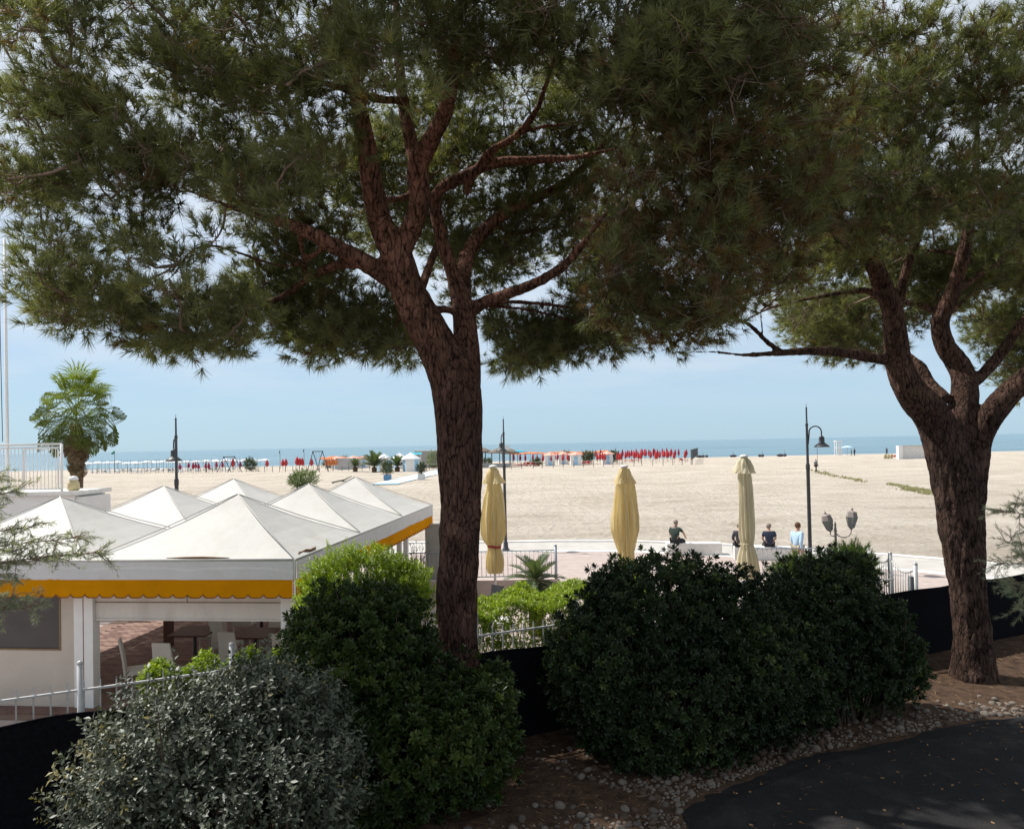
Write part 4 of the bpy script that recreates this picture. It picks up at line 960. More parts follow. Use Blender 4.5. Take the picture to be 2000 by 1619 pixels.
def fan_palm(label, base, h, group=None):
    t = empty('fan_palm', base, label, 'palm tree', group)
    prof = [(.24, 0), (.19, .3), (.16, h * .5), (.18, h * .7), (.24, h * .82), (.14, h * .93)]
    part('trunk', MB().lathe(prof, 14, base, lambda a, i: 1 + .12 * math.sin(5 * a + i * 2)), ptrunk_m, t, True)
    fr = [frond_mesh('frond', fan_frond(droop=q, bend=b), fan_m, v) for q, v, b in ((.2, .95, 10), (.5, .75, 34), (.9, .5, 52), (1.2, .3, 66))]
    dr = [frond_mesh('dry_frond', fan_frond(.5, .45, q, bend=10), dead_m, v) for q, v in ((.8, .3), (1.0, .6), (.9, .9))]
    for k in range(66):
        q = k / 65; el = R(80 - 115 * q + random.uniform(-10, 10)); az = k * 2.39996 + random.uniform(-.2, .2)
        o = frond_obj(fr[min(3, int(q * 4))], t, Vector((0, 0, h - .05 - .45 * q)), az, el, .8, random.uniform(.8, 1.2))
    for k in range(46):
        q = k / 45; el = R(-64 - 24 * q + random.uniform(-7, 7)); az = k * 2.39996
        o = frond_obj(dr[k % 3], t, Vector((.12 * math.cos(az), .12 * math.sin(az), h - .5 - 1.15 * q)), az, el, .5, random.uniform(.8, 1.1) * (1 - .25 * q)); o.name = 'dry_frond'
    return t
pb = W(150, 900, 23.5); fan_palm('tall fan palm with a skirt of dry fronds beside the white terrace railing', Vector((pb.x, pb.y, 0)), 5.85)
def feather_palm(label, base, h, L, n=26, group=None, el0=80, el1=-10, arch=.45, stump=.16):
    t = empty('feather_palm', base, label, 'palm tree', group)
    part('trunk', MB().lathe([(stump * 1.2, 0), (stump, h * .3), (stump * 1.15, h * .8), (stump * .6, h + .05)], 12, base, lambda a, i: 1 + .15 * math.sin(6 * a + 2.2 * i)), ptrunk_m, t, True)
    fr = [frond_mesh('frond', feather_frond(L, arch=arch * s), feather_m, v) for s, v in ((.7, .9), (1, .5), (1.2, .2))]
    for k in range(n):
        q = k / (n - 1); frond_obj(fr[min(2, int(q * 3))], t, Vector((0, 0, h)), k * 2.39996, R(el0 + (el1 - el0) * q + random.uniform(-6, 6)), .25, random.uniform(.85, 1.1))
    return t
p = W(1046, 1128, 17); feather_palm('small feather palm in front of the grey railing', Vector((p.x, p.y, 0)), p.z - .1, .85, 34, el1=-35, arch=.35)

# ------------------------------------------------------------ white terrace with railing, flagpole, lamp
tz = 3.42; e = W(121, 958, 20.32); ex, ey = e.x, 20.2
tb_ = empty('terrace_block', Vector((ex - 4, ey + 4, 0)), 'white flat-topped terrace block behind the pavilion at the left edge', 'building')
part('wall', MB().box((ex - 4 + .2, ey + .8, tz / 2 - .06), (8.4, 1.5, tz - .12)), white_m, tb_)
part('slab_edge', MB().box((ex - 4 + .25, ey + .8, tz - .055), (8.6, 1.7, .11)), kerb_m, tb_)
part('parapet', MB().box((ex + .53, ey + .75, tz - .62), (.25, 1.3, .9)), white_m, tb_)
rl = empty('terrace_railing', Vector((ex - 2, ey + .15, tz)), 'white painted tube railing along the edge of the terrace block', 'railing')
y0 = ey + .12; rt = W(120, 867, ey + .12).z; hgt = rt - tz
for z, r_ in ((rt, .03), (rt - .09, .018), (tz + .07, .018)): part('rail', MB().tube([(ex - 6, y0, z), (ex, y0, z)], r_, 8), white_m, rl, True)
part('post', MB().tube([(ex, y0, tz), (ex, y0, rt)], .035, 8), white_m, rl, True)
part('gate_frame', MB().tube([(ex - 1.05, y0 - .03, tz + .07), (ex - 1.05, y0 - .03, rt - .16), (ex - .98, y0 - .03, rt - .11), (ex - .14, y0 - .03, rt - .11), (ex - .08, y0 - .03, rt - .16), (ex - .08, y0 - .03, tz + .07)], .022, 8), white_m, rl, True)
bm_ = MB().tube([(0, 0, 0), (0, 0, hgt - .16)], .012, 6).mesh('bar', white_m, True)
x = ex - .17
while x > ex - 6: o = put('bar', bm_, rl); o.location = Vector((x, y0, tz + .07)) - ORG[rl.name]; x -= .105
p = W(133, 953, ey + .3); lampb = empty('globe_lamp', Vector((ex + .22, ey + .3, tz)), 'squat cream lamp with white cap on the corner of the terrace', 'lamp')
part('body', MB().lathe([(.10, 0), (.16, .03), (.15, .22), (.10, .30)], 14, (ex + .22, ey + .3, tz)), M('cream_lamp', (.55, .45, .25), .5), lampb, True)
part('cap', MB().lathe([(.12, .30), (.13, .34), (.09, .40), (.02, .42)], 14, (ex + .22, ey + .3, tz)), white_m, lampb, True)
f0, f1 = W(14, 872, 22.5), W(6, 560, 22.5)
fp_ = empty('flagpole', Vector((f0.x, f0.y, 0)), 'slim white flagpole rising behind the terrace railing', 'pole')
part('pole', MB().tube([(f0.x, f0.y, 0), (f0.x, f0.y, 5), (f1.x + .06, f1.y, f1.z + 1.5)], [.055, .05, .04], 10), white_m, fp_, True)
part('halyard', MB().tube([(f0.x - .12, f0.y - .03, 4.9), (f1.x - .1, f1.y - .03, f1.z)], .012, 5), dark_m, fp_)

# ------------------------------------------------------------ street lamps along the promenade
def make_lamp(label, rz, loc, H):
    t = empty('street_lamp', (0, 0, 0), label, 'street lamp', 'street lamps along the promenade')
    prof = [(.16, 0), (.16, .05), (.11, .09), (.10, .30), (.075, .36), (.065, .6), (.06, H * .60), (.07, H * .605), (.07, H * .63), (.045, H * .64), (.04, H * .86), (.05, H * .865), (.05, H * .875), (.03, H * .88), (.025, H * .965), (.035, H * .97), (.012, H * .975), (.004, H)]
    part('pole', MB().lathe(prof, 12), dark_m, t, True)
    top = H * .86; arc = [(.03, 0, top - .62), (.07, 0, top - .25)] + [(.27 - .20 * math.cos(R(a)), 0, top - .20 + .20 * math.sin(R(a))) for a in range(0, 181, 15)] + [(.47, 0, top - .32)]
    part('arm', MB().tube(arc, .022, 8), dark_m, t, True)
    z = top - .32; s = [(r * .76, q * .9) for r, q in ((.03, 0), (.05, -.02), (.11, -.06), (.12, -.10), (.12, -.25), (.16, -.29), (.22, -.33), (.30, -.38), (.34, -.43), (.335, -.435), (.05, -.40))]
    sh_ = part('lamp_shade', MB().lathe([(r, z + q) for r, q in s], 20, (.47, 0, 0)), dark_m, t, True)
    part('lens', MB().lathe([(.235, z - .388), (.235, z - .394), (.02, z - .405)], 16, (.47, 0, 0)), M('frosted_glass', (.75, .75, .72), .4), sh_, True)
    t.location = loc; t.rotation_euler = (0, 0, rz); return t
def topz(px, py, D): return W(px, py, D).z
q = W(1578, 787, 24.4); H1 = q.z; lp = make_lamp('dark gooseneck street lamp with bell shade on the right, beside the strolling man', R(-8), Vector((W(1582, 1062, 24.4).x, 24.4, 0)), H1)
q = W(988, 1073, 30.5); copy_tree(lp, Vector((q.x, q.y, 0)), R(104), 'dark gooseneck street lamp standing right of the leaning pine trunk', scale=W(985, 812, 30.5).z / H1)
q = W(345, 958, 22.7); copy_tree(lp, Vector((q.x, q.y, 0)), R(124), 'dark gooseneck street lamp behind the pavilion roof on the left', scale=W(343, 808, 22.7).z / H1)

# twin lantern
lan = W(1632, 1050, 16.5); tw = empty('twin_lantern', Vector((lan.x, 16.5, 0)), 'old twin-lantern garden lamp above the dark bush on the right', 'lamp')
lanm = M('weathered_bronze', (.30, .26, .24), .6, .2, 10); paneg = M('lantern_glass', (.42, .45, .43), .25, .1, 8, spec=.5)
x0, y0 = lan.x, 16.5; pz = W(1630, 1020, 16.5).z
part('pole', MB().lathe([(.09, 0), (.05, .3), (.03, .5), (.026, pz - .22), (.04, pz - .2), (.024, pz - .15), (.018, pz - .08), (.026, pz - .05), (.004, pz + .02)], 12, (x0, y0, 0)), lanm, tw, True)
def lantern(px, py, D, tilt):
    top = W(px, py, D); c = Vector((top.x, top.y, top.z - .38)); m = Matrix.Rotation(tilt, 3, 'Y') @ Matrix.Rotation(R(20), 3, 'Z') @ Matrix.Scale(.70, 3)
    def hexa(prof):
        b = MB(); b.lathe(prof, 6); b.v = [tuple(c + m @ Vector(v)) for v in b.v]; return b
    cp = part('lantern_cap', hexa([(.19, .22), (.185, .235), (.145, .39), (.05, .42), (.03, .45), (.045, .48), (.01, .51), (.004, .56)]), lanm, tw)
    part('lantern_glass', hexa([(.09, -.10), (.168, .215)]), paneg, tw)
    fr = MB()
    for k in range(6):
        a = 2 * math.pi * k / 6; fr.tube([c + m @ Vector((.095 * math.cos(a), .095 * math.sin(a), -.105)), c + m @ Vector((.176 * math.cos(a), .176 * math.sin(a), .22))], .010, 5)
        a2 = a + math.pi / 6; fr.tube([c + m @ Vector((.084 * math.cos(a2), .084 * math.sin(a2), -.10)), c + m @ Vector((.152 * math.cos(a2), .152 * math.sin(a2), .215))], .005, 4)
    bs = hexa([(.02, -.2), (.05, -.15), (.10, -.12), (.10, -.10)]); fr.add(bs.v, bs.f); part('lantern_frame', fr, lanm, tw)
    foot = c + m @ Vector((0, 0, -.18)); sx = 1 if foot.x > x0 else -1; w = abs(foot.x - x0); zz = pz - .12
    pts = [foot] + [Vector((x0 + sx * (w / 2 + w / 2 * math.cos(R(a))), y0 + (foot.y - y0) * (1 - a / 180), min(foot.z, zz) - .06 - (w * .5) * math.sin(R(a)))) for a in range(0, 181, 18)] + [Vector((x0 + sx * .02, y0, zz))]
    part('arm', MB().tube(pts, .012, 6), lanm, tw, True)
lantern(1662, 990, 16.3, R(4)); lantern(1618, 996, 16.6, R(-14))

# ------------------------------------------------------------ closed yellow garden parasols
par_m = M('yellow_parasol_cloth', (.86, .74, .45), .85, .10, 3, .8, 9, transl=.5, stretch=(2.5, 2.5, .3), dirt=(.50, .36, .14), dscale=2.5, damt=.4)
par2_m = M('pale_parasol_cloth', (.80, .74, .57), .85, .10, 3, .8, 9, transl=.45, stretch=(2.5, 2.5, .3), dirt=(.48, .40, .24), dscale=2.5, damt=.45)
pole_m = M('pole_aluminium', (.62, .62, .60), .4, .05, 5, metal=.3); strap_m = M('red_strap', (.45, .05, .06), .7)
def parasol(label, px, top, prof, D, mt, seed, tie=None, lean=0):
    """prof: list of (photo y, half width px)"""
    b = W(px, prof[-1][0], D); t = empty('closed_parasol', Vector((b.x, D, 0)), label, 'parasol', 'closed parasols'); k = D / FPX
    zt = W(px, top, D).z; mb = MB(); n = 56; sc = .5 if False else 1
    ph = [random.uniform(0, 6.28) for _ in range(4)]
    ysp = [q[0] for q in prof]; N = 46; cape = prof[:3]
    def cloth(rows, amp, nf):
        m2 = MB(); H = len(rows)
        for i, (yy, hw) in enumerate(rows):
            z = W(px, yy, D).z; r = hw * k; s = i / (H - 1)
            for a in range(n):
                an = 2 * math.pi * a / n
                fold = 1 - amp * (.5 + .5 * math.cos(nf * an + ph[0] + .9 * math.sin(2.2 * s + ph[1]))) ** 1.6 * min(1, s * 2.5 + .25) - .16 * amp * math.cos(17 * an + ph[2] + 5 * s)
                wob = 1 + .13 * noise.noise(Vector((math.cos(an) * 1.3 + seed, math.sin(an) * 1.3, s * 3)))
                rr = r * fold * wob * 1.13; lx = lean * (s if H > 10 else 0)
                m2.v.append((b.x + rr * math.cos(an) + lx, D + rr * math.sin(an) * .9, z))
        m2.f = [(i * n + a, i * n + (a + 1) % n, (i + 1) * n + (a + 1) % n, (i + 1) * n + a) for i in range(H - 1) for a in range(n)]
        return m2
    def rows(pf, N):
        ys_ = np.linspace(pf[0][0], pf[-1][0], N); return list(zip(ys_, np.interp(ys_, [q[0] for q in pf], [q[1] for q in pf])))
    part('canopy', cloth(rows(prof, N), .55, 10), mt, t, True)
    y0 = top + 2; part('vent_flap', cloth(rows([(y0, 4), (y0 + 8, 11), (y0 + 22, 16), (y0 + 32, 21)], 9), .5, 4), mt, t, True)
    part('cap', MB().lathe([(.02, zt + .03), (7 * k, zt + .012), (8.5 * k, zt - .02), (6 * k, zt - .05)], 14, (b.x, D, 0)), kerb_m, t, True)
    part('pole', MB().tube([(b.x, D, 0), (b.x, D, zt - .05)], .03, 10), pole_m, t, True)
    part('base', MB().box((b.x, D, .06), (.7, .7, .1)), kerb_m, t)
    if tie:
        z = W(px, tie[0], D).z; part('strap', MB().tube([(b.x + tie[1] * k * math.cos(R(a)), D + tie[1] * k * .92 * math.sin(R(a)), z + .015 * math.sin(R(a * 2))) for a in range(0, 361, 20)], .03 if seed == 1 else .012, 6), strap_m if seed == 1 else mt, t, True)
parasol('closed yellow parasol tied with a red strap, right beside the leaning pine trunk', 967, 910, [(915, 7), (945, 11), (970, 17), (1010, 22), (1040, 22), (1055, 17), (1066, 10.5), (1072, 11), (1090, 15), (1105, 16), (1119, 13)], 18.0, par_m, 1, (1067, 11.5))
parasol('closed yellow parasol standing behind the widest dark bush, nothing tied round it', 1224, 910, [(915, 8), (945, 16), (970, 20), (1010, 24), (1035, 24), (1060, 18), (1080, 13), (1100, 14), (1130, 17)], 18.0, par_m, 2)
parasol('closed pale yellow parasol tied at the waist in front of the seated people', 1459, 890, [(894, 6), (915, 9.5), (935, 11.5), (990, 13), (1025, 14), (1050, 13.5), (1061, 10.5), (1066, 11), (1085, 16), (1110, 19), (1130, 20)], 17.4, par2_m, 3, (1062, 13), lean=0.05)

# ------------------------------------------------------------ grey railing, gate, low walls, benches behind the hedge
def railing(name, label, a, b, z0, z1, step, mt, posts=(), cat='railing', curve=None):
    a, b = Vector(a), Vector(b); t = empty(name, (a + b) / 2, label, cat); d = b - a; n = int(d.length / step)
    top = (lambda s: z1) if curve is None else curve
    part('top_rail', MB().tube([a + d * (i / 16) + Vector((0, 0, top(i / 16))) for i in range(17)], .018, 6), mt, t, True)
    part('bottom_rail', MB().tube([a + Vector((0, 0, z0)), b + Vector((0, 0, z0))], .018, 6), mt, t, True)
    me = MB().tube([(0, 0, 0), (0, 0, 1)], .009 if curve is None else .012, 5).mesh('bar', mt, True)
    for i in range(n + 1):
        s = i / n; o = put('bar', me, t); o.location = a + d * s + Vector((0, 0, z0)) - ORG[t.name]; o.scale = (1, 1, top(s) - z0 + (.05 if curve else 0))
    for s, h in posts:
        p = a + d * s; part('post', MB().tube([p, p + Vector((0, 0, h))], .045, 8).ball(p + Vector((0, 0, h)), .05, 8, 4), mt, t, True)
    return t
A1 = W(770, 1080, 21); B1 = W(1085, 1080, 21)
railing('grey_railing', 'low grey metal railing behind the small feather palm', (A1.x, 21, 0), (B1.x, 21, 0), .64, W(1000, 1076, 21).z, .125, steel_m, ((1, 1.5), (.5, 1.38)))
part_w = solo('low_wall', MB().box(((A1.x + B1.x) / 2, 21.05, .27), (B1.x - A1.x + .2, .22, .54)), M('pinkish_plaster', (.47, .38, .34), .9, .1, 3), 'low pinkish wall under the grey railing', 'wall')
A2 = W(1470, 1072, 20.6); B2 = W(1668, 1072, 20.2)
railing('grey_railing', 'grey metal railing in front of the seated people behind the dark bush', (A2.x, 20.6, 0), (B2.x, 20.2, 0), .2, W(1550, 1070, 20.5).z, .13, steel_m, ((1, 1.4),))
Ag = W(1697, 1100, 17.1); Bg = W(1789, 1150, 14.78)
railing('pale_gate', 'pale barred gate with a sagging top right of the twin lantern', (Ag.x, 17.1, 0), (Bg.x, 14.78, 0), .62, 1.7, .115, bar_m, ((0, 1.9), (.5, 1.9), (1, 1.86)), 'gate',
        curve=lambda s: 1.80 - .34 * math.sin(math.pi * (s * 2 % 1.0)) * .5 - .04 * s)
p = W(1781, 1150, 14.7); solo('iron_stub_post', MB().tube([(p.x, 14.72, 0), (p.x, 14.72, 1.62)], .055, 10), dark_m, 'short dark iron post by the end of the pale gate', 'post', smooth=True)
p = W(1352, 1062, 28.6); solo('bench_block', MB().box((p.x, 28.4, .23), (2.1, .55, .46), R(-6)), kerb_m, 'long white stone bench under the man in dark green', 'bench')
p = W(1515, 1076, 26.6); solo('bench_block', MB().box((p.x - .1, 26.9, .23), (2.6, .55, .46), R(-12)), kerb_m, 'long white stone bench under the two people in dark clothes', 'bench')
p = W(835, 1120, 20); solo('grey_wall', MB().box((p.x + .05, 22.0, 1.05), (.62, .3, 2.1)), M('grey_plaster', (.36, .35, .31), .9, .1, 2), 'grey plastered wall end seen under the awning left of the pine trunk', 'wall')
t = empty('wispy_shrub', Vector((W(818, 1120, 17).x, 17, 0)), 'wispy dark shrub under the side of the awning left of the pine trunk', 'shrub')
P_, D_, sg = [], [], []
for k in range(46):
    b = Vector((ORG[t.name].x, 17, .2)); e = W(820 + random.gauss(0, 13), 1085 + random.uniform(-28, 50), 17 + random.uniform(-.2, .2)); sg.append(([b, b.lerp(e, .6) + Vector((0, 0, .1)), e], [.012, .007, .002]))
    for s in np.linspace(.5, 1, 6): P_.append(b.lerp(e, s)); D_.append((e - b).normalized() + Vector(rng.normal(size=3) * .6))
lines_mesh('stems', sg, stem_m, t, 4)
V, Fc, A = scatter(HED, np.array(P_), np.array(D_), rng.uniform(.7, 1.1, len(P_))); put('foliage', np_mesh('foliage', V, Fc, pitt_m, A, ORG[t.name]), t)
p = W(1640, 1075, 15.5); bush('fresh green needle-leaved bush around the twin lantern', 'dark garden bushes', [B(1645, 1130, 16.2, .55, .5, .58), B(1560, 1140, 15.8, .5, .5, .5), B(1668, 1115, 16.3, .4, .4, .48)], 1500, [needle_tuft(26, .14, .012, .2, (10, 50)) for _ in range(4)], leafmat('rosemary_leaf', [(0, (.05, .085, .02)), (1, (.13, .19, .05))], .5, .35, .3), up=.9)
p = W(962, 1150, 16.5); t = empty('folding_chair', Vector((p.x, 16.5, 0)), 'dark folding chair at the foot of the red-strapped parasol', 'chair')
part('backrest', MB().bar((p.x + .03, 16.5, .55), (p.x + .12, 16.6, 1.25), .36, .03), dark_m, t)
part('seat', MB().box((p.x - .2, 16.4, .5), (.42, .42, .03)), dark_m, t)
for s in (-.17, .17):
    part('leg', MB().bar((p.x + .1, 16.45 + s, .9), (p.x - .3, 16.45 + s, 0), .02), dark_m, t); part('leg', MB().bar((p.x - .32, 16.45 + s, .62), (p.x + .15, 16.45 + s, 0), .02), dark_m, t)
# ------------------------------------------------------------ people
skin_m = M('skin', (.42, .25, .18), .55, .06, 6)
def cloth_m(name, c): return M(name, c, .85, .12, 7, .3, 25)
def skinned(J, E, root, lvl=2):
    """one continuous surface grown round the joints J {name: (xyz, radius)} along the edges E"""
    names = list(J); ix = {k: i for i, k in enumerate(names)}
    me = bpy.data.meshes.new('tmp'); me.from_pydata([J[k][0] for k in names], [(ix[a], ix[b]) for a, b in E], []); o = bpy.data.objects.new('tmp', me); COL.objects.link(o)
    o.modifiers.new('s', 'SKIN'); sv = me.skin_vertices[0].data
    for k in names:
        r = J[k][1]; sv[ix[k]].radius = r if isinstance(r, tuple) else (r, r); sv[ix[k]].use_root = (k == root)
    u = o.modifiers.new('u', 'SUBSURF'); u.levels = lvl; u.render_levels = lvl
    out = bpy.data.meshes.new_from_object(o.evaluated_get(bpy.context.evaluated_depsgraph_get())); bpy.data.objects.remove(o); bpy.data.meshes.remove(me); return out
def person(label, pose, loc, yaw, shirt, trousers, hair, sc=1.0, turn=0.0, sleeve=.75, group=None, hatch=None, lvl=2, arms=None):
    t = empty('person', (0, 0, 0), label, 'person', group)
    if pose == 'sit':
        J = {'pel': ((0, 0, .57), .14), 'waist': ((0, -.03, .74), .128), 'chest': ((0, -.01, .95), .15), 'nb': ((0, .04, 1.09), .085)}
        legs = {s: [((s * .1, .03, .56), .098), ((s * .13, .25, .57), .085), ((s * .15, .46, .54), .062), ((s * .15, .47, .3), .055), ((s * .15, .46, .09), .042), ((s * .16, .60, .045), .036)] for s in (-1, 1)}
        arm = {s: [((s * .19, .0, 1.05), .066), ((s * .25, .03, .82), .046), ((s * .19, .27, .70), .032), ((s * .16, .35, .68), .034)] for s in (-1, 1)}; nk = (0, .06, 1.15); hd = (0, .085, 1.27)
    else:
        J = {'pel': ((0, 0, .94), .135), 'waist': ((0, 0, 1.10), .122), 'chest': ((0, -.01, 1.30), .148), 'nb': ((0, .01, 1.44), .08)}
        st = .14 if pose == 'walk' else .02
        legs = {s: [((s * .09, 0, .91), .096), ((s * .095, s * st * .5, .70), .08), ((s * .1, s * st * .9 + .03, .48), .06), ((s * .1, s * st, .28), .053), ((s * .1, s * st * 1.3 - .03, .09), .04), ((s * .11, s * st * 1.3 + .12, .04), .036)] for s in (-1, 1)}
        arm = {s: [((s * .19, -.01, 1.40), .064), ((s * .24, -.05 - s * st * .5, 1.12), .044), ((s * .25, .05 - s * st, .88), .031), ((s * .25, .08 - s * st, .80), .034)] for s in (-1, 1)}; nk = (0, .02, 1.51); hd = (0, .035, 1.63)
    if arms: arm = arms(arm)
    JJ = dict(J); E = [('pel', 'waist'), ('waist', 'chest'), ('chest', 'nb'), ('nb', 'neck'), ('neck', 'jaw'), ('jaw', 'skull'), ('skull', 'crown')]
    hd = Vector(hd); fw = Vector((math.sin(turn), math.cos(turn), 0))
    JJ['neck'] = (nk, .055); JJ['jaw'] = (tuple(hd - Vector((0, 0, .055)) + fw * .015), .072); JJ['skull'] = (tuple(hd + Vector((0, 0, .03))), .095); JJ['crown'] = (tuple(hd + Vector((0, 0, .075)) - fw * .01), .07)
    for s, n in ((-1, 'l'), (1, 'r')):
        prev = 'pel'
        for i, q in enumerate(legs[s]): JJ[f'{n}leg{i}'] = q; E.append((prev, f'{n}leg{i}')); prev = f'{n}leg{i}'
        prev = 'chest'
        for i, q in enumerate(arm[s]): JJ[f'{n}arm{i}'] = q; E.append((prev, f'{n}arm{i}')); prev = f'{n}arm{i}'
    body = skinned(JJ, E, 'pel', lvl); mb = MB(); mb.v = [tuple(v.co) for v in body.vertices]; mb.f = [tuple(p.vertices) for p in body.polygons]; bpy.data.meshes.remove(body)
    nose = hd + fw * .10 - Vector((0, 0, .012)); mb.ball(nose, .018, 6, 4, (1, 1, 1.3))
    side = Vector((fw.y, -fw.x, 0))
    for s in (-1, 1): mb.ball(hd + side * s * .088, .026, 6, 4, (.5, .8, 1.2)); mb.ball(hd + fw * .087 + side * s * .033 + Vector((0, 0, .012)), .010, 5, 4)
    for s in (-1, 1):
        w, h = Vector(arm[s][-2][0]), Vector(arm[s][-1][0]); d = (h - w).normalized(); x = d.cross(Vector((0, 0, 1))); x = x.normalized() if x.length > .1 else Vector((1, 0, 0)); dn = x.cross(d)
        if dn.z > 0: dn = -dn
        for k, ln in enumerate((.065, .078, .074, .058)):
            b = h + x * (k - 1.5) * .018 + d * .012; mb.tube([b, b + d * ln * .5 + dn * .006, b + d * ln * .85 + dn * .03], [.0095, .009, .007], 6)
        b = h - d * .03 - x * s * .028; mb.tube([b, b + d * .03 - x * s * .025, b + d * .06 - x * s * .028 + dn * .01], [.011, .010, .008], 6)
    part('body', mb, skin_m, t, True, world=False)
    sh = {k: (J[k][0], J[k][1] + .022) for k in J}; sh['nb'] = (J['nb'][0], .085); Es = [('pel', 'waist'), ('waist', 'chest'), ('chest', 'nb')]
    for s, n in ((-1, 'l'), (1, 'r')):
        a, b, c = (Vector(arm[s][i][0]) for i in range(3)); sh[n + '0'] = (tuple(a), .082); Es.append(('chest', n + '0'))
        if sleeve <= 1: sh[n + '1'] = (tuple(a.lerp(b, sleeve)), .066); Es.append((n + '0', n + '1'))
        else: sh[n + '1'] = (tuple(b), .062); sh[n + '2'] = (tuple(b.lerp(c, .92)), .046); Es += [(n + '0', n + '1'), (n + '1', n + '2')]
    m = skinned(sh, Es, 'pel', lvl); m.materials.append(shirt); m.polygons.foreach_set('use_smooth', [True] * len(m.polygons)); m.name = 'shirt'; put('shirt', m, t)
    tr = {'pel': (J['pel'][0], J['pel'][1] + .016)}; Et = []
    for s, n in ((-1, 'l'), (1, 'r')):
        prev = 'pel'
        for i in range(5): q = legs[s][i]; tr[f'{n}{i}'] = (q[0], q[1] + .018); Et.append((prev, f'{n}{i}')); prev = f'{n}{i}'
    m = skinned(tr, Et, 'pel', lvl); m.materials.append(trousers); m.polygons.foreach_set('use_smooth', [True] * len(m.polygons)); m.name = 'trousers'; put('trousers', m, t)
    hb = MB().ball(hd + Vector((0, 0, .045)) - fw * .026, .102, 14, 8, (.97, .97, 1.0)); part('hair', hb, hair, t, True, world=False)
    sb = MB()
    for s in (-1, 1):
        a, b = Vector(legs[s][4][0]), Vector(legs[s][5][0]); sb.tube([(a.x, a.y - .05, .045), (a.x, a.y, .05), (b.x, b.y, .045), (b.x, b.y + .05, .03)], [.03, .05, .048, .02], 8)
    part('shoes', sb, dark_m, t, True, world=False)
    t.location = loc; t.rotation_euler = (0, 0, yaw); t.scale = (sc,) * 3; return t
grey_hair, brown_hair, dark_hair = M('grey_hair', (.24, .20, .17), .8, .3, 30), M('brown_hair', (.11, .055, .03), .8, .3, 30), M('dark_hair', (.05, .04, .035), .8, .3, 30)
navy, green, dgrey, blue = cloth_m('navy_cloth', (.030, .040, .065)), cloth_m('dark_green_cloth', (.030, .048, .040)), cloth_m('charcoal_cloth', (.06, .06, .07)), cloth_m('pale_blue_cloth', (.42, .58, .72))
blacktr, beige = cloth_m('black_trousers', (.02, .02, .024)), cloth_m('beige_trousers', (.36, .30, .22))
def reach(arm):
    arm[1] = [arm[1][0], ((.27, .18, .90), .046), ((.24, .42, .70), .032), ((.23, .50, .66), .034)]; return arm
p = W(1318, 1056, 28.4); person('man in a dark green shirt sitting on the white bench, arm on his knee', 'sit', Vector((p.x, 28.3, 0)), R(-38), green, blacktr, grey_hair, .98, arms=reach)
p = W(1442, 1070, 27.2); person('person in charcoal jacket half hidden behind the pale parasol', 'sit', Vector((p.x, 27.0, .0)), R(-10), dgrey, blacktr, grey_hair, .97, sleeve=2)
p = W(1502, 1070, 26.9); person('person in navy shirt sitting with their back turned, right of the pale parasol', 'sit', Vector((p.x, 26.85, 0)), R(-12), navy, blacktr, grey_hair, .95)
p = W(1557, 1030, 23.6); person('person in a pale blue shirt strolling to the right near the gooseneck lamp', 'walk', Vector((p.x, 23.6, 0)), R(-62), blue, beige, brown_hair, (W(1557, 1021, 23.6).z) / 1.745, sleeve=2, turn=R(-25))
def onsand(px, py): 
    q = G(px, py, SAND); q.z = sand_z(q.y); return q
p = onsand(1594, 922); walker = person('lone walker carrying a tall stick far out on the sand', 'walk', p, R(200), cloth_m('grey_blue_shirt', (.16, .19, .22)), blacktr, dark_hair, 1.0, lvl=1)
solo('walking_stick', MB().tube([(p.x + .12, p.y - .2, p.z + .7), (p.x + .14, p.y - .2, p.z + 3.3)], .03, 6), wood_m, 'tall thin stick held upright by the lone walker on the sand', 'stick')
p = onsand(1669, 888.5); person('person standing right of the pale blue beach parasol near the water', 'stand', p, 0.4, navy, navy, dark_hair, 1.1, lvl=1)
p = onsand(1663, 888.5); person('person standing under the edge of the pale blue beach parasol', 'stand', p, 1.4, dgrey, beige, dark_hair, .9, lvl=1)
p = onsand(1732, 886); person('person standing among the bags left of the low white beach wall', 'stand', p, -.6, dgrey, navy, dark_hair, 1.1, lvl=1)

# ------------------------------------------------------------ out on the beach
red_m = M('red_cloth', (.52, .055, .06), .7, .15, 3, transl=.2); dred_m = M('dark_red_cloth', (.34, .03, .07), .7, .15, 3, transl=.15)
ora_m = M('orange_cloth', (.70, .25, .10), .7, .1, 3, transl=.25); whc_m = M('white_cloth', (.80, .80, .80), .7, .04, 3, transl=.2)
tur_m = M('turquoise_cloth', (.06, .42, .52), .6, .1, 3, transl=.2); rose_m = M('pink_roof', (.66, .36, .28), .8, .1, 4)
hutm = M('hut_white_boards', (.70, .69, .68), .7, .1, 6, stretch=(6, 6, 1)); bluew_m = M('blue_white_panels', (.30, .50, .68), .7, .1, 6); post_m = M('grey_wooden_post', (.12, .11, .10), .9, .3, 10)
thatch_m = M('thatch', (.17, .14, .115), .95, .35, 9, .6, 20); rope_m = M('pale_rope', (.5, .48, .44), .9)
def closed_umbrella(label, group, h, mt, r=.26):
    t = empty('beach_umbrella', (0, 0, 0), label, 'umbrella', group)
    part('pole', MB().tube([(0, 0, -.1), (0, 0, h)], .03, 6), post_m, t)
    part('canopy', MB().lathe([(.05, h * .97), (r * .55, h * .85), (r, h * .60), (r * .9, h * .46), (r * .35, h * .36)], 10, mod=lambda a, i: 1 + .22 * math.sin(5 * a + i)), mt, t, True); return t
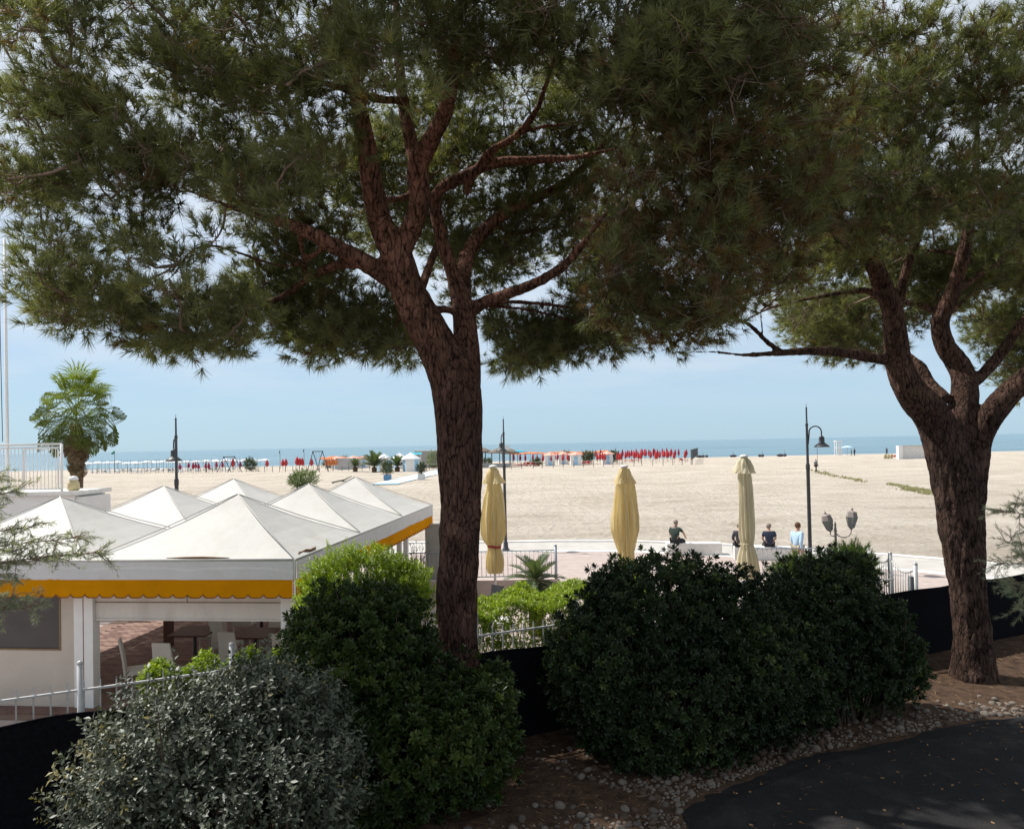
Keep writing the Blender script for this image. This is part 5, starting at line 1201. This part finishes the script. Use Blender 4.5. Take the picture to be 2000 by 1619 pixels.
def open_umbrella(label, group, h, rad, mt):
    t = empty('beach_umbrella', (0, 0, 0), label, 'umbrella', group)
    part('pole', MB().tube([(0, 0, -.1), (0, 0, h)], .03, 6), post_m, t)
    part('canopy', MB().lathe([(rad, h - .48), (rad * .99, h - .36), (rad * .6, h - .14), (.05, h)], 8), mt, t); return t
ORD = 'leftmost,second from the left,third from the left,fourth from the left,fifth from the left,sixth from the left,seventh from the left,eighth from the left,ninth from the left,tenth from the left,eleventh from the left,twelfth from the left,thirteenth from the left,fourteenth from the left,fifteenth from the left,sixteenth from the left,seventeenth from the left,eighteenth from the left,nineteenth from the left,twentieth from the left,second from the right,rightmost'.split(',')
def many(proto_fn, pts, labs, rz=True, sc=(.92, 1.08)):
    first = None; pts = sorted(pts, key=lambda p: p.x / p.y); n_ = len(pts)
    for k, p in enumerate(pts):
        lab = labs if n_ > 22 else labs + ', ' + ('rightmost' if k == n_ - 1 else 'second from the right' if k == n_ - 2 else ORD[k]); a = random.uniform(0, 6.28) if rz else 0; s = random.uniform(*sc)
        if first is None: first = proto_fn(lab); first.location = p; first.rotation_euler = (random.gauss(0, .035), random.gauss(0, .035), a)
        else: copy_tree(first, p, a, lab, scale=s).rotation_euler = (random.gauss(0, .035), random.gauss(0, .035), a)
def at_sand(px, D):
    q = W(px, 900, D); return Vector((q.x, D, sand_z(D)))
# left: white open umbrellas in two rows
many(lambda l: open_umbrella(l, 'white open umbrellas of the far left row', 2.35, 1.2, whc_m), [at_sand(172 + 19.2 * k, 178 + random.uniform(-2, 2)) for k in range(19)], 'white umbrella in the long row on the left beach')
many(lambda l: open_umbrella(l, 'white open umbrellas nearest the water', 2.3, 1.15, whc_m), [at_sand(176 + 17.5 * k, 196 + random.uniform(-2, 2)) for k in range(20)], 'white umbrella in the row closest to the water')
# thin bare poles set among them
me = MB().tube([(0, 0, -.1), (0, 0, 2.7)], .035, 5).mesh('pole', post_m)
for k in range(40):
    p = at_sand(180 + 8.3 * k + random.uniform(-2, 2), random.choice([160, 166, 172]))
    tag(put('bare_pole', me, None, p), 'bare umbrella pole standing before the white umbrellas on the left', 'pole', 'bare poles on the left beach')
# folded sunbeds, pale blue grey
lb = M('pale_blue_plastic', (.45, .52, .58), .6)
def sunbed(label, group, mt):
    t = empty('sunbed', (0, 0, 0), label, 'sunbed', group)
    part('bed', MB().box((0, 0, .34), (1.9, .65, .06)), mt, t); part('headrest', MB().box((.62, 0, .52), (.72, .65, .05), mat=Matrix.Rotation(R(-32), 3, 'Y')), mt, t)
    for x in (-.75, .75):
        for y in (-.28, .28): part('leg', MB().box((x, y, .15), (.05, .05, .32)), mt, t)
    return t
many(lambda l: sunbed(l, 'pale sunbeds on the left beach', lb), [at_sand(185 + 10.6 * k + random.uniform(-3, 3), 160 + random.uniform(-4, 8)) for k in range(26)], 'pale blue-grey sunbed under the white umbrellas on the left', sc=(1, 1.1))
many(lambda l: sunbed(l, 'red sunbeds beside the beach huts', red_m), [at_sand(x, d) for x, d in ((1012, 150), (1019, 152), (1030, 150), (1036, 149), (1044, 148), (1136, 150), (1143, 152), (1150, 151), (1335, 158), (1228, 162), (1240, 165))], 'red sunbed beside the huts and folded red umbrellas', sc=(1, 1.25))
# rope fences
def rope_fence(label, a, b, n, h=1.0):
    a, b = Vector(a), Vector(b); t = empty('rope_fence', (a + b) / 2, label, 'fence', 'rope fences across the beach')
    me = MB().tube([(0, 0, -.1), (0, 0, h)], .055, 6).mesh('post', post_m); rp = []
    for i in range(n + 1):
        p = a.lerp(b, i / n) + Vector((random.uniform(-.2, .2), random.uniform(-.3, .3), 0)); p.z = sand_z(p.y) + .02
        o = put('post', me, t); o.location = p - ORG[t.name]; o.rotation_euler = (random.uniform(-.06, .06), random.uniform(-.06, .06), 0)
        rp += [p + Vector((0, 0, h - .05))] + ([p.lerp(a.lerp(b, (i + .5) / n), 1) + Vector((0, 0, h - .22))] if False and i < n else [])
    part('rope', MB().tube(rp, .03, 5), rope_m, t)
rope_fence('rope fence with thin posts in front of the white umbrellas on the left', onsand(172, 925), onsand(402, 922), 26)
rope_fence('rope fence with dark posts in front of the swings and small palms', onsand(404, 923), onsand(868, 918), 34, 1.15)
rope_fence('rope fence in front of the huts and folded red umbrellas', onsand(1000, 916), onsand(1352, 907.5), 18, 1.25)
# swing frames
def swing(label, l, r, base, top, D):
    a, b = W(l, base, D), W(r, base, D); z0 = sand_z(D); zt = W((l + r) / 2, top, D).z; w = b.x - a.x; cx = (a.x + b.x) / 2
    t = empty('swing_frame', Vector((cx, D, z0)), label, 'swing')
    hw = w * .22 if w > 4 else w * .16
    for s in (-1, 1):
        for e in (-1, 1): part('leg', MB().tube([(cx + s * hw, D, zt), (cx + s * hw + e * w * .25, D + e * .5, z0)], .075, 6), dark_m, t)
    part('crossbar', MB().tube([(cx - hw - .15, D, zt), (cx + hw + .15, D, zt)], .09, 6), dark_m, t)
    for x in (-.3, .3): part('chain', MB().tube([(cx + x, D, zt), (cx + x, D, z0 + .6)], .02, 4), dark_m, t)
    part('seat', MB().box((cx, D, z0 + .58), (.7, .25, .05)), wood_m, t)
swing('wide dark A-frame swing between the red flags and the round bush on the left', 424, 472, 922, 892, 148)
swing('taller narrow dark A-frame swing left of the blue pavilion', 600, 642, 920, 881.5, 140)
# red folded umbrellas
gl = 'small folded red umbrellas by the left rope fence'
many(lambda l: closed_umbrella(l, gl, 2.2, dred_m), [at_sand(x, 150 + random.uniform(-5, 8)) for x in (352, 368, 377, 383, 387, 401, 408, 423, 434, 470)], 'small folded dark red umbrella by the rope fence on the left')
many(lambda l: closed_umbrella(l, 'folded red umbrellas between the swings', 2.9, red_m, .40), [at_sand(x, 152) for x in (455, 521, 552, 558, 580, 585, 592, 608)], 'wide folded red umbrella between the two swings', sc=(.85, 1.05))
many(lambda l: closed_umbrella(l, 'folded red umbrellas right of the huts', 2.6, red_m, .27), [at_sand(x, d) for x, d in ((1167, 150), (1172, 149), (1177, 150), (1182, 149), (1206, 148), (1210, 147), (1214, 148), (1060, 149), (1067, 150), (1077, 149), (1083, 151), (1099, 150), (1110, 152), (1129, 152))], 'folded red umbrella standing among the white huts')
many(lambda l: closed_umbrella(l, 'folded red umbrellas on the right of the beach', 2.7, red_m, .29), [at_sand(x, d) for x, d in [(1220 + 8.4 * k + random.uniform(-2, 2), random.choice([158, 166, 174])) for k in range(11)] + [(1240, 152), (1247, 151), (1252, 150), (1281, 148), (1283, 151), (1305, 162), (1310, 168), (1317, 147), (1338, 150), (1297, 163)]], 'folded red umbrella in the open group right of the huts')
many(lambda l: closed_umbrella(l, 'folded dark red umbrellas at the back of the right group', 2.9, dred_m, .26), [at_sand(x, 178 + random.uniform(-4, 4)) for x in [1165 + 8.6 * k for k in range(19)] + [1326, 1342]], 'slim dark red umbrella at the back near the water')
many(lambda l: closed_umbrella(l, 'slim folded red umbrellas left of the huts', 2.6, dred_m, .24), [at_sand(x, 158 + random.uniform(-3, 3)) for x in (1003, 1016, 1026, 1041, 1050, 1088, 1119, 1140, 1148, 1156)], 'slim folded red umbrella standing between the huts')
many(lambda l: open_umbrella(l, 'orange open umbrellas behind the huts', 2.6, 1.15, ora_m), [at_sand(1004 + 10.5 * k, 188 + random.uniform(-4, 4)) for k in range(18)], 'orange open umbrella in the row behind the white huts')
many(lambda l: open_umbrella(l, 'orange open umbrellas left of the pavilion', 2.5, 1.25, ora_m), [at_sand(x, 168 + random.uniform(-4, 4)) for x in (632, 640, 648, 655, 662, 668, 676, 684, 692, 700, 712, 722, 730, 740)], 'orange open umbrella between the tall swing and the blue pavilion')
many(lambda l: closed_umbrella(l, 'folded orange umbrellas beside the tall swing', 2.5, ora_m, .3), [at_sand(x, 150) for x in (636, 641, 646, 651, 656)], 'folded orange-red umbrella right of the tall swing')
# huts
def hut(label, group, w, h, roofm, wallm):
    t = empty('beach_hut', (0, 0, 0), label, 'beach hut', group)
    part('wall', MB().box((0, 0, h * .42), (w, w, h * .86)), wallm, t); d = part('door', MB().box((0, -w / 2 - .012, h * .38), (w * .34, .03, h * .72)), bluew_m, t)
    part('handle', MB().box((w * .12, -w / 2 - .04, h * .38), (.05, .04, .12)), dark_m, d)
    part('roof', MB().lathe([(w * .80, h * .84), (w * .80, h * .88), (.05, h * 1.12)], 4, mod=lambda a, i: 1), roofm, t); return t
for k, x in enumerate((0,)): pass
hp = hut('white beach hut with pale roof just left of the round green shrubs', 'white beach huts', 2.1, 2.5, rose_m, hutm); hp.location = at_sand(1074, 150); hp.rotation_euler = (0, 0, 0)
for x, d, l in ((1124, 150, 'white beach hut with double grey doors in the middle of the folded red umbrellas'), (1186, 152, 'white beach hut beside the large round shrub'), (1100, 158, 'white beach hut set back between the two front huts'), (660, 158, 'white beach hut with pinkish roof right of the tall swing'), (690, 160, 'white beach hut behind the leftmost small palm'), (712, 161, 'white beach hut behind the middle small palm')):
    copy_tree(hp, at_sand(x, d), 0, l)
p = at_sand(676, 152); solo('grey_block', MB().box((p.x, p.y, p.z + 1.1), (3.4, 2, 2.4)).box((p.x, p.y, p.z + 2.35), (3.6, 2.2, .12)), M('grey_render', (.42, .42, .42), .8), 'low grey block behind the leftmost small palm', 'hut')
def kiosk(label, px, base, D, w, h):
    p = W(px, base, D); z0 = sand_z(D); t = empty('hexagonal_kiosk', Vector((p.x, D, z0)), label, 'kiosk', 'kiosks with white tented roofs'); c = (p.x, D, z0)
    for k in range(6):
        a, b = (2 * math.pi * (k + q) / 6 for q in (0, 1)); A, B_ = (Vector((p.x + w * .42 * math.cos(q), D + w * .42 * math.sin(q), z0)) for q in (a, b))
        mb = MB(); mb.bar(A.lerp(B_, .5) + Vector((0, 0, .05)), A.lerp(B_, .5) + Vector((0, 0, h * .66)), .05, .05); part('panel', MB().add([A, B_, B_ + Vector((0, 0, h * .66)), A + Vector((0, 0, h * .66)), A * .98 + Vector(c) * .02, B_ * .98 + Vector(c) * .02, B_ * .98 + Vector(c) * .02 + Vector((0, 0, h * .66)), A * .98 + Vector(c) * .02 + Vector((0, 0, h * .66))], [(0, 1, 2, 3), (7, 6, 5, 4)]), bluew_m if k % 2 else hutm, t)
        part('post', MB().tube([A, A + Vector((0, 0, h * .68))], .07, 6), white_m, t)
    part('roof', MB().lathe([(w * .52, h * .64), (w * .52, h * .68), (w * .25, h * .85), (.05, h)], 6, c), whc_m, t)
kiosk('blue and white hexagonal kiosk with a pointed white roof, nearest to the pine trunk', 803, 921, 132, 3.5, 3.5)
kiosk('hexagonal kiosk with white roof between the two feather palms', 751, 919, 138, 3.3, 3.3)
kiosk('white-roofed kiosk peeping out behind the blue one', 781, 914, 150, 3.2, 3.3)
p = at_sand(838, 158); bb = empty('grey_building', p, 'flat grey building behind the boardwalk left of the pine trunk', 'building'); part('wall', MB().box((p.x, p.y, p.z + 1.75), (5.6, 5, 3.5)), M('warm_grey_render', (.33, .31, .30), .85), bb); part('roof', MB().box((p.x, p.y, p.z + 3.56), (5.9, 5.3, .14)), M('pale_slab', (.5, .49, .47), .8), bb)
p = at_sand(812, 152); t = empty('turquoise_awning', p, 'small turquoise awning on the left end of the grey building', 'awning'); part('cloth', MB().add([p + Vector((-1.2, -1, 2.9)), p + Vector((1.3, -1, 2.9)), p + Vector((1.3, 1, 3.3)), p + Vector((-1.2, 1, 3.3)), p + Vector((-1.2, -1, 2.85)), p + Vector((1.3, -1, 2.85)), p + Vector((1.3, 1, 3.25)), p + Vector((-1.2, 1, 3.25))], [(0, 1, 2, 3), (7, 6, 5, 4), (0, 4, 5, 1), (1, 5, 6, 2), (2, 6, 7, 3), (3, 7, 4, 0)]), tur_m, t)
for x in (-1.1, 1.2): part('post', MB().tube([p + Vector((x, -.9, 0)), p + Vector((x, -.9, 2.86))], .05, 6), white_m, t)
# thatched umbrellas and the big turquoise one
def thatched(label, px, D, h, r):
    p = at_sand(px, D); t = empty('thatched_umbrella', p, label, 'umbrella', 'thatched umbrellas'); part('pole', MB().tube([p, p + Vector((0, 0, h))], .09, 8), post_m, t)
    part('thatch', MB().lathe([(r, h - 1.15), (r * 1.02, h - 1.0), (r * .7, h - .62), (r * .3, h - .2), (.06, h)], 14, p, lambda a, i: 1 + .03 * math.sin(9 * a)), thatch_m, t, True)
    for k in range(5): a = k * 1.256; q = p + Vector((r * .8 * math.cos(a), r * .8 * math.sin(a), 0)); part('post', MB().tube([q, q + Vector((0, 0, h - 1.0))], .06, 6), post_m, t)
thatched('thatched umbrella half hidden by the pine trunk', 943, 150, 4.1, 2.3); thatched('wide thatched umbrella just left of the middle street lamp', 976, 148, 4.0, 2.5); thatched('thatched umbrella just right of the middle street lamp', 997, 156, 3.7, 2.0)
ob = open_umbrella('broad turquoise umbrella right of the thatched ones', None, 3.3, 1.9, tur_m); ob.location = at_sand(1011, 160)
p = at_sand(990, 163); t = empty('white_cabin', p, 'small white lookout cabin rising above the thatched umbrellas', 'lookout'); part('cabin', MB().box(p + Vector((0, 0, 3.9)), (1.1, 1.1, .9)), hutm, t); part('roof', MB().box(p + Vector((0, 0, 4.65)), (1.7, 1.7, .1)), white_m, t)
for a, b in ((-.5, -.5), (.5, -.5), (-.5, .5), (.5, .5)): part('leg', MB().tube([p + Vector((a * 1.3, b * 1.3, 0)), p + Vector((a, b, 4.6))], .06, 6), white_m, t)
p = at_sand(975, 144); solo('low_grey_planter', MB().box((p.x - 1.5, p.y, p.z + .45), (7.5, .6, .8)), M('grey_boards', (.26, .26, .27), .8), 'long low grey planter under the thatched umbrellas', 'planter')
# lifeguard stand, pale parasol, low wall, volleyball net
p = onsand(1637, 888); t = empty('lifeguard_stand', p, 'tall white lifeguard stand by the water on the right', 'lifeguard stand'); sc_ = p.y / FPX; hw = 4.6 * sc_; hh = 28 * sc_
for a in (-1, 1):
    for b in (-.6, .6): part('leg', MB().tube([p + Vector((a * hw, b, 0)), p + Vector((a * hw * .95, b, hh))], .12, 6), white_m, t)
part('roof', MB().box(p + Vector((0, 0, hh + .05)), (hw * 2.5, 2, .16)), white_m, t); part('seat', MB().box(p + Vector((0, 0, hh * .55)), (hw * 1.9, 1.2, .12)), white_m, t)
part('ladder', MB().box(p + Vector((.1, -.62, hh * .3)), (.5, .05, hh * .5)), hutm, t)
q = onsand(1655, 888.5); ob = open_umbrella('pale blue open parasol beside the lifeguard stand', None, 2.6, 1.5, M('pale_blue_cloth_parasol', (.45, .62, .75), .7)); ob.location = q
a, b = onsand(1755, 896.5), onsand(1850, 894); wl_ = empty('beach_wall', (a + b) / 2, 'low white wall standing alone on the sand left of the right pine', 'wall'); d = b - a; rz = math.atan2(d.y, d.x)
part('wall', MB().box((a + b) / 2 + Vector((0, 0, 1.25)), (d.length, .35, 2.6), rz), M('white_render', (.66, .63, .60), .85), wl_); part('coping', MB().box((a + b) / 2 + Vector((0, 0, 2.62)), (d.length + .2, .5, .14), rz), M('sandy_coping', (.55, .42, .30), .85), wl_)
part('end_pier', MB().box(a + Vector((.1, -.25, 1.35)), (.95, .75, 2.75), rz), white_m, wl_)
for k, (x, y, m_, l) in enumerate(((1729, 896, 'beige_bag', 'leftmost sandy bag heap beside the low white beach wall'), (1735, 896, 'beige_bag', 'middle sandy bag heap beside the low white beach wall'), (1741, 895.5, 'beige_bag', 'rightmost sandy bag heap beside the low white beach wall'), (1747, 895, 'red', 'small red bag heap beside the low white beach wall'))):
    q = onsand(x, y); solo('beach_bag', MB().ball(q + Vector((0, 0, .5)), .42, 8, 6, (.8, .8, 1.4 if k < 3 else .5)), red_m if m_ == 'red' else M('beige_bag', (.40, .34, .22), .9), l, 'bag', smooth=True)
a, b = onsand(1350, 908), onsand(1363, 890.5); t = empty('volleyball_net', (a + b) / 2, 'dark volleyball net stretched away from the folded red umbrellas', 'net')
for q in (a, b): part('post', MB().tube([q, q + Vector((0, 0, 3.0))], .06, 6), post_m, t)
mb = MB(); d = b - a
for i in range(31): q = a + d * (i / 30); mb.tube([q + Vector((0, 0, .9)), q + Vector((0, 0, 2.9))], .03, 4)
for i in range(9): mb.tube([a + Vector((0, 0, .9 + .25 * i)), b + Vector((0, 0, .9 + .25 * i))], .025, 4)
part('net', mb, dark_m, t)
for k, (x, y) in enumerate(((1366, 889.5), (1373, 889), (1380, 889), (1432, 889.5), (1484, 889.5), (1489, 889.5), (1524, 889), (1533, 888.5))):
    q = onsand(x, y); solo('beached_dinghy', MB().ball(q + Vector((0, 0, .35)), .5, 8, 6, (2.2 if k % 3 == 0 else 1.1, .9, .8)).tube([q, q + Vector((0, 0, 1.7 if k % 2 else .9))], .05, 5), dgrey, 'small dark dinghy drawn up at the water edge, ' + ['leftmost', 'second from the left', 'third from the left', 'fourth from the left', 'fifth from the left', 'sixth from the left', 'second from the right', 'rightmost'][k], 'boat', 'dark dinghies along the water edge', smooth=True)
def flag(label, px, D, h, mt, w=.9):
    p = at_sand(px, D); t = empty('flag', p, label, 'flag'); part('pole', MB().tube([p, p + Vector((0, 0, h))], .05, 6), post_m, t); part('cloth', MB().add([p + Vector((0, 0, h)), p + Vector((-w, .2, h - .55)), p + Vector((-w * .9, .15, h - .85)), p + Vector((0, .02, h - .75)), p + Vector((0, .04, h)), p + Vector((-w, .24, h - .55)), p + Vector((-w * .9, .19, h - .85)), p + Vector((0, .06, h - .75))], [(0, 1, 2, 3), (7, 6, 5, 4)]), mt, t)
flag('green flag on a tall pole right of the fan palm', 224, 162, 5.0, M('green_flag', (.02, .20, .16), .7)); flag('dark pennant on a pole between the swings', 547, 170, 4.4, dark_m, .3); flag('dark pennant on a pole left of the tall swing', 594, 172, 4.6, dark_m, .3)
# planting on the beach
oleander_m = leafmat('oleander_leaf', [(0, (.06, .09, .035)), (.7, (.15, .20, .08)), (1, (.34, .38, .22))], .5, .35, .3)
sage_m = leafmat('dark_bush_leaf', [(0, (.03, .045, .02)), (1, (.09, .12, .05))], .6, .3, .2)
def far_bush(label, px, base, wpx, hpx, n, mt=sage_m, leaf=3.0, pot=None, cat='bush'):
    p = onsand(px, base); k = p.y / FPX; rx, rz_ = wpx * k / 2, hpx * k / 2; z0 = p.z + (.75 if pot else 0)
    bs = [((p.x + random.uniform(-.4, .4) * rx, p.y + random.uniform(-.4, .4) * rx, z0 + rz_ * random.uniform(.75, 1.2)), (rx * random.uniform(.55, .75), rx * .6, rz_ * random.uniform(.6, .8))) for _ in range(6)]
    tm = [sprig(8, .09 * leaf, .045 * leaf, .25 * leaf, 15, 60) for _ in range(4)]; t = bush(label, None, bs, n, tm, mt, up=.8, depth=.3 * rx, name='bush', stems=3, cat=cat)
    if pot: solo('planter_box', MB().box((p.x, p.y, p.z + .38), (2.4 * k * 10 / 1.9, 1.2, .76)), pot[0], pot[1], 'planter')
far_bush('round dark bush right of the wide swing', 488, 920, 23, 24, 260); far_bush('dark low bush behind the tall swing', 642, 914, 26, 12, 160)
far_bush('grey-green oleander bush on the sand right behind the pavilion roofs', 593, 957, 66, 42, 900, oleander_m, 1.7); far_bush('dark bush before the pinkish hut roofs', 671, 908, 16, 18, 140)
far_bush('large round green shrub at the left end of the folded red umbrellas', 1201, 904, 20, 23, 260); far_bush('round green shrub between the huts', 1150, 906, 24, 24, 260); far_bush('round green shrub just right of the first hut', 1102, 906, 26, 22, 260)
far_bush('low green bush left of the first hut', 1048, 910, 22, 12, 120); far_bush('low green bush under the wide thatched umbrella', 950, 908, 20, 10, 120)
far_bush('bushy green shrub in the blue planter', 757, 938, 22, 26, 220, sage_m, 2.0, (M('blue_planter', (.10, .25, .42), .7), 'blue wooden planter box at the near end of the boardwalk')); far_bush('olive shrub in the white planter', 823, 937, 15, 22, 160, sage_m, 2.0, (M('white_planter', (.6, .62, .63), .7), 'white planter box beside the boardwalk'))
far_bush('tall bushy palm-like shrub by the grey building next to the pine trunk', 846, 917, 24, 38, 320, oleander_m, 2.2)
for x, y, L_, lab in ((694, 921, 2.1, 'smallest feather palm left of the kiosks'), (731, 922, 3.6, 'largest feather palm left of the kiosks'), (776, 921, 2.7, 'feather palm between the kiosks')):
    p = onsand(x, y); feather_palm(lab, p, .9, L_, 22, 'feather palms on the beach', 84, 22, .28, .4)
q0 = onsand(648, 944); segs_ = [([q0 + Vector((0, 0, .1)), q0 + Vector((1.5, .3, .4)), q0 + Vector((2.6, .2, .9))], [.12, .10, .05]), ([q0 + Vector((1.2, .2, .3)), q0 + Vector((2.2, .5, .1)), q0 + Vector((3.2, .6, .2))], [.08, .06, .03])]
mb = MB()
for a in segs_: mb.tube(a[0], a[1], 6)
solo('driftwood', mb, post_m, 'bleached driftwood branch on the sand behind the pavilion roofs', 'driftwood', smooth=True)
# boardwalk of white and blue boards
bwk = tag(bpy.data.objects.new('boardwalk', None), kind='structure'); COL.objects.link(bwk); a, b = onsand(750, 947), onsand(872, 918); d = b - a; n = 44
bm1, bm2 = (MB().box((0, 0, 0), (d.length / n - .06, 3.4, .06)).mesh('board', m_) for m_ in (M('white_board', (.68, .70, .70), .8), M('blue_board', (.32, .50, .62), .8)))
for i in range(n):
    o = put('board', bm2 if (i // 2) % 3 == 0 else bm1, bwk); q = a + d * ((i + .5) / n); o.location = (q.x, q.y, dune(q.x, q.y) + .08); o.rotation_euler = (0, 0, math.atan2(d.y, d.x) + random.uniform(-.03, .03))
# sparse beach grass
P_ = []
for x0, y0, x1, y1, n in ((1600, 924, 1690, 941, 170), (1735, 946, 1830, 962, 230), (1760, 955, 1820, 966, 110), (1580, 918, 1620, 926, 50)):
    for _ in range(n):
        s = random.random(); q = onsand(x0 + (x1 - x0) * s + random.gauss(0, 4), y0 + (y1 - y0) * s + random.gauss(0, 1.1)); P_.append((q.x, q.y, dune(q.x, q.y)))
V, Fc, A = scatter([needle_tuft(14, .22, .03, .02, (10, 75)) for _ in range(3)], np.array(P_), np.tile([[0, 0, 1.]], (len(P_), 1)), rng.uniform(.6, 1.3, len(P_)))
tag(put('beach_grass', np_mesh('beach_grass', V, Fc, leafmat('beach_grass_leaf', [(0, (.24, .24, .12)), (1, (.40, .37, .22))], .8, .1, .2), A)), kind='stuff')
